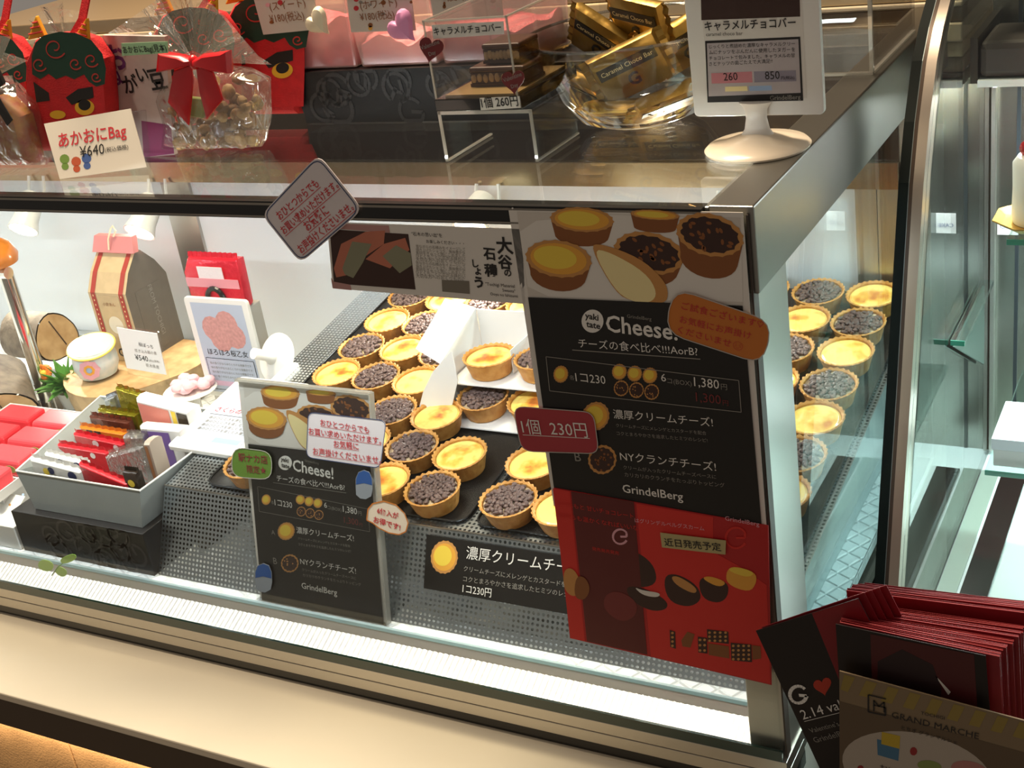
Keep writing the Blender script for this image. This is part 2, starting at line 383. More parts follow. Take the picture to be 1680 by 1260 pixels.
# spot lamps on the back header
LAMPW = pm('lamp_white', '#dfe3e2', .3)
GLOW = pm('lamp_glow', '#fff6e6', .5, emis=('#fff3df', 9))
def spot(px, pyt, hx, hy, label):
    a = at(px, pyt, Y=.645); c = at(hx, hy, Y=.572)
    t = thing('spot_lamp', label, 'lamp', a, 'small white spot lamps on the back header')
    d = (c-V3((a.x, a.y, a.z))).normalized()
    body = V3((a.x, .64, a.z-.012)).lerp(c, .38)
    for s in (-1, 1): obj('bracket', MB().tube([a+V3((s*.018, 0, .004)), a+V3((s*.02, -.008, -.02)), body+V3((s*.02, 0, -.004))], .0028, 6), LAMPW, t)
    Q = d.to_track_quat('Z', 'Y').to_matrix().to_4x4(); Q.translation = body
    L = (c-body).length
    obj('housing', MB().lathe([(.006, -.018), (.018, -.014), (.021, 0), (.022, L*.65), (.027, L), (.0245, L), (.019, L*.75)], 20, cap=False).xf(Q), LAMPW, t, smooth=True)
    obj('bulb', MB().lathe([(.024, L*.985), (.014, L*.95), (.002, L*.94)], 20, cap=True).xf(Q), GLOW, t)
    l = bpy.data.lights.new('spot_beam', 'SPOT'); l.energy = 5.5; l.spot_size = R(140); l.spot_blend = .6; l.color = (1, .95, .86); l.shadow_soft_size = .012
    o = bpy.data.objects.new('spot_beam', l); COL.objects.link(o); o.parent = t
    o.location = c+d*.012-OFF[t.name]; o.rotation_euler = d.to_track_quat('-Z', 'Y').to_euler()
spot(60, 292, 36, 376, 'white spot lamp nearest the left edge of the case')
spot(258, 297, 226, 380, 'white spot lamp beside the stainless upright at the back')
spot(800, 306, 770, 368, 'white spot lamp behind the top edge of the big black poster')
spot(1200, 318, 1180, 372, 'white spot lamp in the right back corner of the case')
# ------------------------------------------------------------------ perforated riser, trays, tarts
def perf_mat():
    m = bpy.data.materials.new('perforated_steel'); m.use_nodes = True; t = m.node_tree; b = t.nodes['Principled BSDF']; L = t.links.new
    b.inputs['Base Color'].default_value = lin('#c2cad0'); b.inputs['Metallic'].default_value = 1; b.inputs['Roughness'].default_value = .3
    tc = nd(t, 'ShaderNodeTexCoord'); sp = nd(t, 'ShaderNodeSeparateXYZ'); L(tc.outputs['Object'], sp.inputs[0])
    cs = []
    for ax in (0, 1):
        q = nd(t, 'ShaderNodeMath', operation='DIVIDE'); q.inputs[1].default_value = .006; L(sp.outputs[ax], q.inputs[0])
        fr = nd(t, 'ShaderNodeMath', operation='FRACT'); L(q.outputs[0], fr.inputs[0])
        su = nd(t, 'ShaderNodeMath', operation='SUBTRACT'); su.inputs[1].default_value = .5; L(fr.outputs[0], su.inputs[0])
        mu = nd(t, 'ShaderNodeMath', operation='MULTIPLY'); L(su.outputs[0], mu.inputs[0]); L(su.outputs[0], mu.inputs[1]); cs.append(mu)
    ad = nd(t, 'ShaderNodeMath', operation='ADD'); L(cs[0].outputs[0], ad.inputs[0]); L(cs[1].outputs[0], ad.inputs[1])
    lt = nd(t, 'ShaderNodeMath', operation='LESS_THAN'); lt.inputs[1].default_value = .29**2; L(ad.outputs[0], lt.inputs[0])
    tr = nd(t, 'ShaderNodeBsdfTransparent'); mx = nd(t, 'ShaderNodeMixShader'); L(lt.outputs[0], mx.inputs[0]); L(b.outputs[0], mx.inputs[1]); L(tr.outputs[0], mx.inputs[2])
    L(mx.outputs[0], t.nodes['Material Output'].inputs[0]); return m
PERF = perf_mat()
TILT = R(8); P0 = V3((0, .118, .125))
riser = thing('perforated_riser', 'perforated stainless riser with a sloping front under the tart trays', 'riser', (-.42, .35, .02))
def plane_part(name, o, ux, uy, w, h, mat, parent, label=None):
    M = Matrix((ux, uy, ux.cross(uy))).transposed().to_4x4(); M.translation = o
    ob = obj(name, MB().face([(0, 0, 0), (w, 0, 0), (w, h, 0), (0, h, 0)]), mat, parent, local=True); ob.matrix_basis = Matrix.Translation(-OFF[parent.name]) @ M
    if label: ob['label'] = label
    return ob, M
fb, ft = V3((-.845, .056, .0205)), V3((-.845, .108, .1236)); fu = (ft-fb).normalized()
plane_part('front_panel', fb, V3((1, 0, 0)), fu, .80, (ft-fb).length, PERF, riser, 'sloping perforated front panel')
bu = V3((0, math.cos(TILT), math.sin(TILT)))
plane_part('top_board', ft, V3((1, 0, 0)), bu, .834, .545, PERF, riser, 'perforated top board sloping up to the back')
obj('front_fold', MB().tube([ft, ft+V3((.834, 0, 0))], .0012, 6), STEEL, riser)
obj('support', MB().box(-.83, -.82, .12, .62, .0205, .10), STEELD, riser); obj('support', MB().box(-.06, -.05, .12, .62, .0205, .10), STEELD, riser)

sk0, sk1 = V3((-.011, .108, .1236)), V3((-.011, .648, .1995))
sd = V3((-.024, 0, 0))
for nm in ('side_skirt',): obj(nm, MB().face([sk0, sk1, V3((-.035, .648, .0205)), V3((-.035, .075, .0205))]), pm('skirt_steel', '#c3d2d2', .35, .5), riser)
slope = Matrix.Rotation(TILT, 4, 'X'); slope.translation = P0
def on_board(x, Y, w=0): return slope @ V3((x, (Y-.118)/math.cos(TILT), w))
TRAY = pm('black_tray', '#17181a', .32, .3, bump=.5, bscale=900)
TRAYR = pm('tray_rim', '#4c4e50', .28, .8)
def tray(x0, x1, label):
    t = thing('baking_tray', label, 'tray', on_board((x0+x1)/2, .14), 'black tart trays')
    b = MB(); r = .016; y0, y1 = .0, .55; pts = []
    for cx, cy, a0 in ((x1-r, y0+r, -90), (x1-r, y1-r, 0), (x0+r, y1-r, 90), (x0+r, y0+r, 180)):
        pts += [(cx+r*math.cos(R(a0+a)), cy+r*math.sin(R(a0+a))) for a in (0, 22, 45, 67, 90)]
    obj('base', MB().extrude([(x, y, .0006) for x, y in pts], (0, 0, .0018)).xf(slope), TRAY, t)
    obj('rim', MB().tube([slope @ V3((x, y, .0045)) for x, y in pts], .0011, 6, closed=True), TRAYR, t)
    n = len(pts); lip = MB(); lip.add([slope @ V3((x, y, z)) for z in (.001, .0045) for x, y in pts], [(i, (i+1) % n, n+(i+1) % n, n+i) for i in range(n)])
    obj('lip', lip, TRAY, t)
tray(-.785, -.402, 'black mesh tray on the left under the staggered tarts')
tray(-.390, -.020, 'black mesh tray on the right behind the big black poster')

PASTRY = pm('pastry_shell', '#d29b50', .6, var=.3, vscale=90, bump=.35, bscale=420, col2='#b9792f')
def custard():
    m = pm('baked_custard', '#f6dc84', .28, coat=.25); t = m.node_tree; b = t.nodes['Principled BSDF']; L = t.links.new
    tc = nd(t, 'ShaderNodeTexCoord'); oi = nd(t, 'ShaderNodeObjectInfo'); mu = nd(t, 'ShaderNodeMath', operation='MULTIPLY'); mu.inputs[1].default_value = 40; L(oi.outputs['Random'], mu.inputs[0])
    n = nd(t, 'ShaderNodeTexNoise', noise_dimensions='4D'); n.inputs['Scale'].default_value = 42; n.inputs['Detail'].default_value = 3; L(tc.outputs['Object'], n.inputs['Vector']); L(mu.outputs[0], n.inputs['W'])
    ln = nd(t, 'ShaderNodeVectorMath', operation='LENGTH'); L(tc.outputs['Object'], ln.inputs[0])
    r = nd(t, 'ShaderNodeMapRange'); r.inputs[1].default_value = .022; r.inputs[2].default_value = .037; r.inputs[3].default_value = .10; r.inputs[4].default_value = -.16; L(ln.outputs['Value'], r.inputs[0])
    ad = nd(t, 'ShaderNodeMath', operation='ADD'); L(n.outputs['Fac'], ad.inputs[0]); L(r.outputs[0], ad.inputs[1])
    cr = nd(t, 'ShaderNodeValToRGB'); e = cr.color_ramp.elements; e[0].position = .42; e[0].color = lin('#f4d878'); e[1].position = .72; e[1].color = lin('#9a4a24')
    x = e.new(.53); x.color = lin('#eab54c'); x = e.new(.61); x.color = lin('#cf7f36')
    L(ad.outputs[0], cr.inputs[0]); L(cr.outputs[0], b.inputs['Base Color']); return m
CUST = custard()
CHOC = pm('cocoa_crumble', '#6b5652', .5, var=.4, vscale=120, spec=.4)
CREAM = pm('cream_filling', '#f1e6c8', .5)
NSC = 28
def shell_mesh():
    n = NSC*4; b = MB(); v = []; f = []
    prof = [(.0245, 0, 0), (.0262, .001, .1), (.0318, .0205, .35), (.0338, .0247, 1), (.0322, .0256, .9), (.0300, .0235, .5), (.0296, .0185, 0)]
    for r, z, k in prof:
        for i in range(n):
            a = 2*math.pi*i/n; c = math.cos(NSC*a); rr = r*(1+.022*k*c); v.append((rr*math.cos(a), rr*math.sin(a), z+.0007*k*c))
    for k in range(len(prof)-1):
        for i in range(n):
            j = (i+1) % n; f.append((k*n+i, k*n+j, (k+1)*n+j, (k+1)*n+i))
    f.append(list(range(n))[::-1]); b.add(v, f); return b
def proto_mesh(name, b, mat):
    o = obj(name, b, mat, local=True, smooth=True); me = o.data; bpy.data.objects.remove(o); return me
SHELL = proto_mesh('shell', shell_mesh(), PASTRY)
FILL = proto_mesh('custard', MB().lathe([(.0298, .0188), (.0292, .0212), (.0265, .0226), (.0255, .0222), (.016, .0240), (.006, .0247), (.0005, .0248)], 40), CUST)
BASE = proto_mesh('cream', MB().lathe([(.0298, .0188), (.0288, .0215), (.0005, .0218)], 40), pm('cocoa_cream', '#5a443d', .55, var=.4, vscale=90, col2='#cdb894'))
CH = []
for s in range(3):
    random.seed(30+s); b = MB()
    for i in range(118):
        r = .0268*math.sqrt((i+.5)/118); a = i*2.39996+random.uniform(-.2, .2)
        z = .0224+random.uniform(0, .0022)+.0016*(1-(r/.027)**2)
        rot = Matrix.Rotation(random.uniform(0, 6.3), 3, 'Z') @ Matrix.Rotation(random.uniform(-.6, .6), 3, 'X')
        b.ball((r*math.cos(a), r*math.sin(a), z), (random.uniform(.0027, .0046), random.uniform(.0022, .0031), random.uniform(.0018, .0027)), 7, 5, rot, .10)
    CH.append(proto_mesh('cocoa_crumble', b, CHOC))
random.seed(11)
def tart(kind, M, label, group):
    o = bpy.data.objects.new('cheese_tart' if kind == 'C' else 'crumble_tart', None); COL.objects.link(o); o.empty_display_size = .01
    o.matrix_world = M @ Matrix.Rotation(random.uniform(0, 6.28), 4, 'Z'); tag(o, label, 'tart', group)
    mesh_obj('shell', SHELL, None, o)
    if kind == 'C': mesh_obj('custard', FILL, None, o)
    else:
        mesh_obj('cream', BASE, None, o); tag(mesh_obj('cocoa_crumble', random.choice(CH), None, o), kind='stuff')
ORD = ['front', 'second', 'third', 'fourth', 'fifth', 'sixth', 'seventh', 'eighth']
CO = ['first', 'second', 'third', 'fourth', 'fifth']
def fill_tray(cols, skip, side, par, nrow=8):
    for ci, x in enumerate(cols):
        for k in range(nrow):
            if (ci, k) in skip: continue
            Y = .147+.0675*k; kind = 'K' if (k+ci+par) % 2 == 0 else 'C'
            M = slope.copy(); M.translation = on_board(x+random.uniform(-.0015, .0015), Y+random.uniform(-.002, .002)-.025*math.sin(TILT), .0026)
            nm = 'golden baked cheese tart' if kind == 'C' else 'dark cocoa crumble tart'
            row = 'front row' if k == 0 else (ORD[k]+' row from front')
            tart(kind, M, f'{nm}, {row}, {CO[ci]} from left, {side} tray', 'tarts in rows on the black trays')
fill_tray([-.722, -.656, -.590, -.522, -.452], {(0, 1), (3, 3), (3, 4), (4, 2), (4, 3), (4, 4)}, 'left', 0)
fill_tray([-.353, -.286, -.206, -.134, -.063], {(0, 2), (0, 3), (0, 4)}, 'right', 0)

# white carton with two shelves of tarts
CARD = pm('white_carton', '#e9eaea', .6)
bx = thing('cake_carton', 'open white two-shelf carton showing tarts on the trays', 'carton', (-.44, .34, .16))
zb = .1515
def slab(z0, z1, y0, y1, x0=-.522, x1=-.365): return MB().box(x0, x1, y0, y1, z0, z1)
obj('carton_floor', MB().extrude([(-.522, .283, .1555), (-.522, .405, .1727), (-.522, .405, .1712), (-.522, .283, .154)], (.157, 0, 0)), CARD, bx)
obj('shelf', MB().extrude([(-.520, .310, .2015), (-.520, .404, .2045), (-.520, .404, .203), (-.520, .310, .2)], (.154, 0, 0)), CARD, bx)
obj('back_wall', MB().box(-.522, -.365, .405, .4062, .172, .262), CARD, bx)
obj('side_wall', MB().extrude([(-.5222, .30, .158), (-.5222, .405, .172), (-.5222, .405, .264), (-.5222, .302, .232)], (-.0012, 0, 0)), CARD, bx)
obj('side_wall', MB().extrude([(-.365, .30, .158), (-.365, .405, .172), (-.365, .405, .264), (-.365, .302, .232)], (.0012, 0, 0)), CARD, bx)
obj('divider', MB().box(-.445, -.444, .345, .404, .2045, .236), CARD, bx)
a, b_ = at(733, 578, X=-.5225), at(785, 523, X=-.5225)
obj('top_flap', MB().extrude([(-.5236, .302, .232), (-.5236, .405, .264), (-.553, .385, .283), (-.553, .300, .250)], (-.0006, 0, .001)), CARD, bx)
fp = [at(px, py, Y=.298) for px, py in ((738, 578), (712, 608), (699, 638), (694, 662), (698, 684), (712, 697), (728, 694), (740, 670), (748, 627))]
obj('side_flap', MB().extrude([(p.x, p.y-(p.x+.52)*(-.25), p.z) for p in fp], (0, .0012, 0)), CARD, bx)
flat = Matrix.Rotation(R(2), 4, 'X')
for kind, x, y, z, tl, lb in (('C', -.476, .345, .2032, 2, 'golden cheese tart on the upper shelf of the white carton'), ('K', -.405, .350, .2034, 2, 'dark crumble tart on the upper shelf of the white carton'),
                          ('K', -.476, .318, .1612, 8, 'dark crumble tart on the lower shelf of the white carton'), ('C', -.404, .318, .1612, 8, 'golden cheese tart on the lower shelf of the white carton')):
    M = Matrix.Rotation(R(tl), 4, 'X'); M.translation = (x, y, z); tart(kind, M, lb, 'tarts in the white carton')
# ------------------------------------------------------------------ posters and signs on the front glass
INKW = pm('ink_white', '#e9e6e0', .6); INKG = pm('ink_grey', '#8f8b84', .6); INKK = pm('ink_black', '#1d1a1a', .6); INKR = pm('ink_red', '#c22a35', .6); INKDR = pm('ink_dark_red', '#7a2a2a', .6)
INKO = pm('ink_orange', '#e9a83e', .6); INKY = pm('ink_yellow', '#efcf4a', .6); INKB = pm('ink_blue', '#3a4d86', .6); INKBR = pm('ink_brown', '#8a5226', .6); INKCH = pm('ink_chocolate', '#3b211a', .6)
INKT = pm('ink_tan', '#c98f4e', .6); INKC = pm('ink_cream', '#f3e2a6', .6); PLATE = pm('ink_plate', '#d3ccc2', .6); PLATE2 = pm('ink_plate_light', '#e4dfd7', .6)
PAPERK = pm('black_poster_paper', '#100e0d', .5, var=.1); PAPERW = pm('white_paper', '#e2ddd5', .6); PAPERR = pm('red_paper', '#b5161b', .5); INKRL = pm('ink_bright_red', '#d42a22', .6)
PINK = pm('ink_pink', '#e3a8b4', .6); LBLUE = pm('ink_light_blue', '#9db6d8', .6)

def tart_print(p, c, a, b, rot, kind, deep=0):
    """a printed picture of a tart, seen at an angle"""
    p.new(.00012 if deep else 0)
    if deep:
        dx, dy = -math.sin(R(rot))*deep*.15, deep
        cr, sr = math.cos(R(rot)), math.sin(R(rot)); arc = [(c[0]-a*cr, c[1]-a*sr)]
        for t in range(180, -1, -15): x, y = a*.86*math.cos(R(t)), b*.9*math.sin(R(t)); arc.append((c[0]+dx+x*cr-y*sr, c[1]+dy+x*sr+y*cr))
        p.poly('printed_crust', INKBR, arc+[(c[0]+a*cr, c[1]+a*sr)])
    p.ell('printed_rim', INKT, c, a, b, rot, 54, .03, 18)
    if kind == 'C':
        p.ell('printed_custard', INKO, c, a*.86, b*.84, rot); p.ell('printed_custard_light', INKY, (c[0]-a*.1, c[1]-b*.08), a*.66, b*.62, rot)
    else:
        p.ell('printed_cocoa', INKCH, c, a*.86, b*.82, rot, 40, .05, 13)
        rr = random.Random(int(c[0]*7+c[1])); cr, sr = math.cos(R(rot)), math.sin(R(rot))
        for _ in range(16 if a > 20 else 7):
            t = rr.uniform(0, 6.28); q = rr.uniform(.1, .75); x, y = a*q*math.cos(t), b*q*math.sin(t)
            p.ell('printed_nuts', INKBR if a > 20 else INKT, (c[0]+x*cr-y*sr, c[1]+x*sr+y*cr), a*.09, b*.08, rr.uniform(0, 90), 7)

def menu(p, q):
    """the black tart menu; q maps the big poster's pixels to this poster's pixels"""
    ph = [q(*v) for v in ((848, 347), (1215, 357), (1219, 500), (867, 486))]
    p.poly('photo_ground', PLATE, ph)
    p.poly('photo_plate', PLATE2, [q(*v) for v in ((853, 380), (880, 362), (1000, 352), (1120, 356), (1216, 380), (1219, 495), (1050, 492), (900, 486), (866, 470))])
    K = 1.0 if p.w > .2 else .62
    def tp(x, y, a, b, r, k, d): tart_print(p, q(x, y), a*K, b*K, r, k, d*K)
    tp(955, 360, 52, 20, 4, 'C', 26); tp(1065, 415, 58, 34, 12, 'K', 22); tp(1165, 385, 56, 34, 14, 'K', 40)
    tp(1075, 352, 40, 8, 4, 'C', 22); tp(917, 424, 54, 30, 8, 'C', 26)
    p.new(.0001).poly('printed_slice', INKT, chaikin([q(*v) for v in ((968, 404), (985, 398), (1050, 422), (1087, 455), (1098, 478), (1092, 499), (1040, 495), (1010, 480))]))
    p.poly('printed_slice_cream', INKC, chaikin([q(*v) for v in ((972, 408), (1000, 412), (1060, 446), (1080, 480), (1068, 497), (1036, 494), (1008, 474))]))
    p.new(.0001).poly('black_field', PAPERK, [q(*v) for v in ((867, 487), (1219, 501), (1253, 895), (915, 840))])
    p.lv = .0011; p.new().ell('logo_disc', INKW, q(973, 526), 18*K, 19*K, 0)
    p.text('logo_lettering', INKK, 'yaki', q(961, 521), q(983, 525), bold=.02); p.text('logo_lettering', INKK, 'tate', q(963, 535), q(986, 539), bold=.02)
    p.text('headline', INKW, 'Cheese!', q(996, 542), q(1113, 557), bold=.016, hk=1.08); p.text('small_print', INKG, 'GrindelBerg', q(1030, 520), q(1070, 525))
    p.text('headline', INKW, 'チーズの食べ比べ!!!AorB?', q(951, 568), q(1146, 582))
    p.line('rules', INKG, [q(940, 573), q(1150, 588)], .0009*K)
    p.line('rules', INKG, [q(*v) for v in ((897, 584), (1213, 623), (1217, 675), (903, 640), (897, 584))], .0007*K)
    tart_print(p, q(921, 613), 12*K, 14*K, 10, 'C')
    p.text('price_lettering', INKW, '1コ230', q(946, 624), q(995, 629), hk=1.1); p.text('small_print', INKG, '各', q(936, 621), q(944, 622))
    for i in range(3):
        tart_print(p, q(1017+25*i, 609+3*i), 12*K, 13*K, 10, 'C'); tart_print(p, q(1020+25*i, 636+3*i), 12*K, 13*K, 10, 'K')
    p.text('price_lettering', INKW, '6', q(1086, 624), q(1094, 625)); p.text('small_print', INKG, 'コ(BOX)', q(1096, 627), q(1136, 632)); p.text('price_lettering', INKW, '1,380', q(1140, 632), q(1181, 637), hk=1.1); p.text('small_print', INKG, '円', q(1184, 637), q(1194, 638))
    p.text('sale_lettering', INKDR, '1,300', q(1143, 657), q(1184, 662), hk=1.1); p.text('sale_lettering', INKDR, '円', q(1187, 663), q(1196, 664))
    p.text('headline', INKW, '濃厚クリームチーズ!', q(1008, 684), q(1171, 698)); tart_print(p, q(978, 682), 22*K, 24*K, 30, 'C')
    p.text('small_print', INKG, 'クリームチーズにメレンゲとカスタードを配合', q(1012, 699), q(1160, 712)); p.text('small_print', INKG, 'コクとまろやかさを追求したヒミツのレシピ!', q(1013, 712), q(1162, 724))
    p.text('small_print', INKG, 'A', q(938, 690), q(948, 691)); p.text('price_lettering', INKG, 'B', q(945, 755), q(955, 756)); tart_print(p, q(989, 753), 23*K, 24*K, 25, 'K')
    p.text('headline', INKW, 'NYクランチチーズ!', q(1019, 753), q(1176, 771)); p.text('small_print', INKG, 'クリームが入ったクリームチーズベースに', q(1024, 768), q(1176, 784)); p.text('small_print', INKG, 'カリカリのクランチをたっぷりトッピング', q(1026, 780), q(1190, 798))
    p.text('maker_lettering', INKW, 'GrindelBerg', q(1023, 806), q(1122, 820), bold=.01)

random.seed(5)
big = Panel('menu_poster', (-.2105, -.0042, .2505), (-.0012, -.0042, .2505), (-.2105, -.0042, .5478), PAPERW, .0008, 'large black tart menu poster taped to the front glass, right', 'poster', 'tart menu posters')
menu(big, lambda x, y: (x, y))
for c in ((842, 341), (1219, 351)): big.ell('pin', CHROME, c, 1.6, 1.6, 0, 8)
def sticker(name, parent, outline, mat, border, label, tilt=None, lift=.0022):
    s = Panel(name, parent.o, parent.o+parent.ux, parent.o+parent.uy, mat, .0004, parent=parent, outline=outline, lift=lift); s.obj['label'] = label
    if border: s.line('border', border, s.pts+[s.pts[0]], .0009, local=True)
    return s
def rr_px(c, corners, rf=.25):
    """rounded outline through four pixel corners"""
    out = []; n = len(corners)
    for i in range(n):
        p = V3(corners[i]); a = V3(corners[i-1]); b = V3(corners[(i+1) % n]); r = rf*min((a-p).length, (b-p).length)
        A = p+(a-p).normalized()*r; B = p+(b-p).normalized()*r
        for t in (0, .25, .5, .75, 1): out.append(tuple(A*(1-t)**2+p*2*t*(1-t)+B*t*t))
    return out
STO = pm('sticker_orange', '#c9752a', .55); STR = pm('sticker_red', '#a8323c', .55); STG = pm('sticker_green', '#5c7d2c', .55); STWH = pm('sticker_white', '#d8d0d2', .55)
BORD = pm('sticker_rim', '#b9b3ac', .5)
s = sticker('orange_sticker', big, rr_px(0, [(1252, 598), (1268, 528), (1106, 472), (1090, 545)], .45), STO, BORD, 'rounded orange tasting sticker with red handwriting')
s.text('lettering', INKR, 'ご試食ございます♡', (1118, 506), (1252, 538), hk=.95).text('lettering', INKR, 'お気軽にお声掛け', (1115, 528), (1232, 556), hk=.95).text('lettering', INKR, 'くださいませ☺', (1112, 545), (1218, 574), hk=.95).done()
s = sticker('red_price_sticker', big, rr_px(0, [(983, 744), (974, 676), (842, 666), (856, 740)], .25), STR, BORD, 'dark red price sticker with white handwriting')
s.text('lettering', INKW, '1個  230円', (858, 709), (965, 716), hk=1.1).line('lettering_rule', INKW, [(858, 713), (968, 719)], .0006).done()
big.done()

red = Panel('chocolate_poster', at(935, 1047, Y=-.0058), at(1266, 1124, Y=-.0058), at(907, 800, Y=-.0058), PAPERR, .0006, 'red chocolate poster under the large black menu poster', 'poster')
red.poly('bright_band', INKRL, [(907, 801), (935, 806), (960, 1052), (936, 1047)]).poly('bright_band', INKRL, [(1044, 826), (1170, 848), (1170, 905), (1215, 930), (1258, 960), (1264, 1122), (1068, 1077)])
PAPERDR = pm('dark_red_paper', '#5f1416', .5)
red.poly('dark_band', PAPERDR, [(937, 806), (1040, 823), (1062, 1074), (963, 1052)])
red.text('lettering', INKRL, 'きのねもと 甘いチョコレート', (914, 828), (1040, 850)).text('lettering', PINK, 'はグリンデルベルグスカーム', (1042, 856), (1156, 870)).text('lettering', INKRL, '気持ちも温かくなればいいな', (917, 848), (1048, 870)).text('maker_lettering', PINK, 'GrindelBerg', (1190, 853), (1246, 863)).text('lettering', INKRL, '発売発売発売', (972, 902), (1016, 910))
for cx, cy, a in ((1018, 880, 12), (1208, 882, 17)):
    pts = [(cx+a*math.cos(R(t)), cy+a*math.sin(R(t))) for t in range(30, 331, 15)]+[(cx+a*.85, cy), (cx, cy)]; red.line('ring_mark', INKRL if a > 14 else PINK, pts, .0022)
ch = [('printed_praline', INKCH, [(1018, 912), (1030, 905), (1052, 908), (1075, 930), (1078, 960), (1040, 965), (1020, 940)]), ('printed_praline', INKCH, [(1025, 960), (1060, 965), (1095, 985), (1095, 1000), (1068, 1003), (1035, 985)]), ('printed_praline', INKCH, [(1088, 945), (1110, 940), (1145, 960), (1152, 985), (1128, 997), (1095, 985)]),
      ('printed_praline', INKCH, [(1145, 950), (1165, 945), (1195, 955), (1195, 978), (1180, 990), (1152, 982)]), ('printed_praline', INKDR, [(992, 975), (1015, 968), (1045, 985), (1045, 1010), (1020, 1022), (990, 1000)]), ('printed_top', INKO, [(1150, 948), (1165, 944), (1194, 955), (1180, 964)]), ('printed_top', INKT, [(1100, 945), (1115, 945), (1145, 965), (1140, 975), (1110, 960)]), ('printed_yellow', INKO, [(1192, 935), (1205, 928), (1240, 938), (1242, 955), (1230, 972), (1192, 958)]), ('printed_yellow_top', INKY, [(1192, 935), (1205, 928), (1240, 938), (1228, 948)]), ('printed_nuts', INKT, [(925, 935), (938, 930), (950, 945), (955, 970), (940, 980), (925, 965)]), ('printed_nuts', INKBR, [(945, 945), (960, 945), (970, 965), (960, 985), (942, 980)]), ('printed_stripe', PAPERW, [(1040, 962), (1055, 968), (1085, 972), (1080, 980), (1055, 976)])]
for n_, m_, pts in ch: red.new(.00005).poly(n_, m_, chaikin(pts))
red.lv = .0004
random.seed(3)
for (x0, y0, x1, y1, sk, nx, ny) in ((1099, 1033, 1108, 1061, 3, 1, 4), (1145, 1044, 1160, 1070, 2, 2, 3), (1160, 1032, 1195, 1052, 4, 4, 3), (1199, 1054, 1233, 1083, 3, 4, 4)):
    red.new(); red.poly('printed_box', INKCH, [(x0, y0), (x1, y0+sk), (x1+1, y1+sk), (x0+1, y1)])
    for i in range(nx):
        for j in range(ny): red.ell('printed_bonbon', INKT, (x0+(x1-x0)*(i+.5)/nx, y0+(y1-y0)*(j+.5)/ny+sk*.5), 2.4, 2.2, 0, 7)
red.new().new().poly('printed_lid', INKBR, [(1118, 1050), (1128, 1036), (1140, 1040), (1133, 1062), (1120, 1060)]).new().poly('printed_lid', INKBR, [(1162, 1055), (1196, 1060), (1197, 1080), (1163, 1074)]).new().poly('printed_lid', INKBR, [(1234, 1058), (1248, 1060), (1249, 1080), (1235, 1082)])
s = sticker('cream_label', red, [(1190, 910), (1191, 887), (1083, 874), (1086, 898)], pm('cream_label_paper', '#b9ab78', .6), None, 'cream label with black lettering')
s.text('lettering', INKK, '近日発売予定', (1091, 894), (1184, 903), bold=.01).done()
red.done()

ban = Panel('stone_cake_banner', at(548, 471, Y=-.0042), at(862, 499, Y=-.0042), at(537, 371, Y=-.0042), PAPERW, .0006, 'wide sweets banner with brush lettering hung under the top rail', 'banner', outline=[(862, 499), (856, 376), (536, 364), (546, 473)])
ban.poly('photo', INKCH, [(541, 376), (670, 384), (682, 475), (548, 465)]).poly('pink_band', pm('banner_pink', '#b98a86', .6), [(546, 473), (543, 455), (548, 462), (575, 467), (577, 476)]).poly('pink_band', MATS['banner_pink'], [(538, 366), (638, 370), (640, 382), (540, 374)])
ban.poly('photo_cake', pm('print_salmon', '#c1735a', .6), [(548, 440), (560, 400), (600, 380), (632, 378), (630, 400), (600, 420), (575, 450), (552, 455)]).poly('photo_cake_side', pm('print_grey_cake', '#8b8a70', .6), [(562, 440), (578, 396), (610, 400), (596, 430), (580, 456), (566, 450)]).poly('photo_cake', MATS['print_salmon'], [(600, 425), (630, 400), (665, 390), (672, 410), (640, 440)]).poly('photo_cake_side', MATS['print_grey_cake'], [(628, 420), (650, 402), (674, 415), (676, 435), (656, 448)])
ban.text('lettering', INKK, '"石木の思い出"を', (676, 386), (726, 389)).text('lettering', INKK, 'お楽しみください・・・', (700, 398), (762, 402))
for i in range(10): ban.text('small_print', INKG, ['昔ながらの石積みをイメージして', '焼き上げたショコラ、風味豊かな', '素材をぎゅっと閉じこめました', 'ひとくちごとに広がる味わい', '大切な方へのおくりものに'][i % 5], (683, 406+5.4*i), (764, 411+5.6*i))
ban.poly('printed_box', pm('print_taupe', '#7b7468', .6), [(725, 459), (770, 461), (771, 482), (726, 478)])
ban.text('brush_lettering', INKK, '大', (816, 413), (843, 414), bold=.03).text('brush_lettering', INKK, '谷', (818, 438), (842, 440), bold=.03).text('brush_lettering', INKK, 'の', (828, 452), (840, 453), bold=.03).text('brush_lettering', INKK, '石', (794, 423), (814, 425), bold=.03).text('brush_lettering', INKK, '積', (796, 451), (818, 453), bold=.03).text('brush_lettering', INKK, 'し', (776, 437), (786, 438), bold=.03).text('brush_lettering', INKK, 'ょ', (780, 449), (790, 450), bold=.03).text('brush_lettering', INKK, 'う', (780, 470), (794, 471), bold=.04)
ban.text('small_print', INKK, '"Tochigi Material', (797, 468), (845, 472)).text('small_print', INKK, 'Sweets"', (825, 478), (846, 480)).text('small_print', INKK, 'Ooya no Ishizumi', (805, 484), (850, 488)).done()

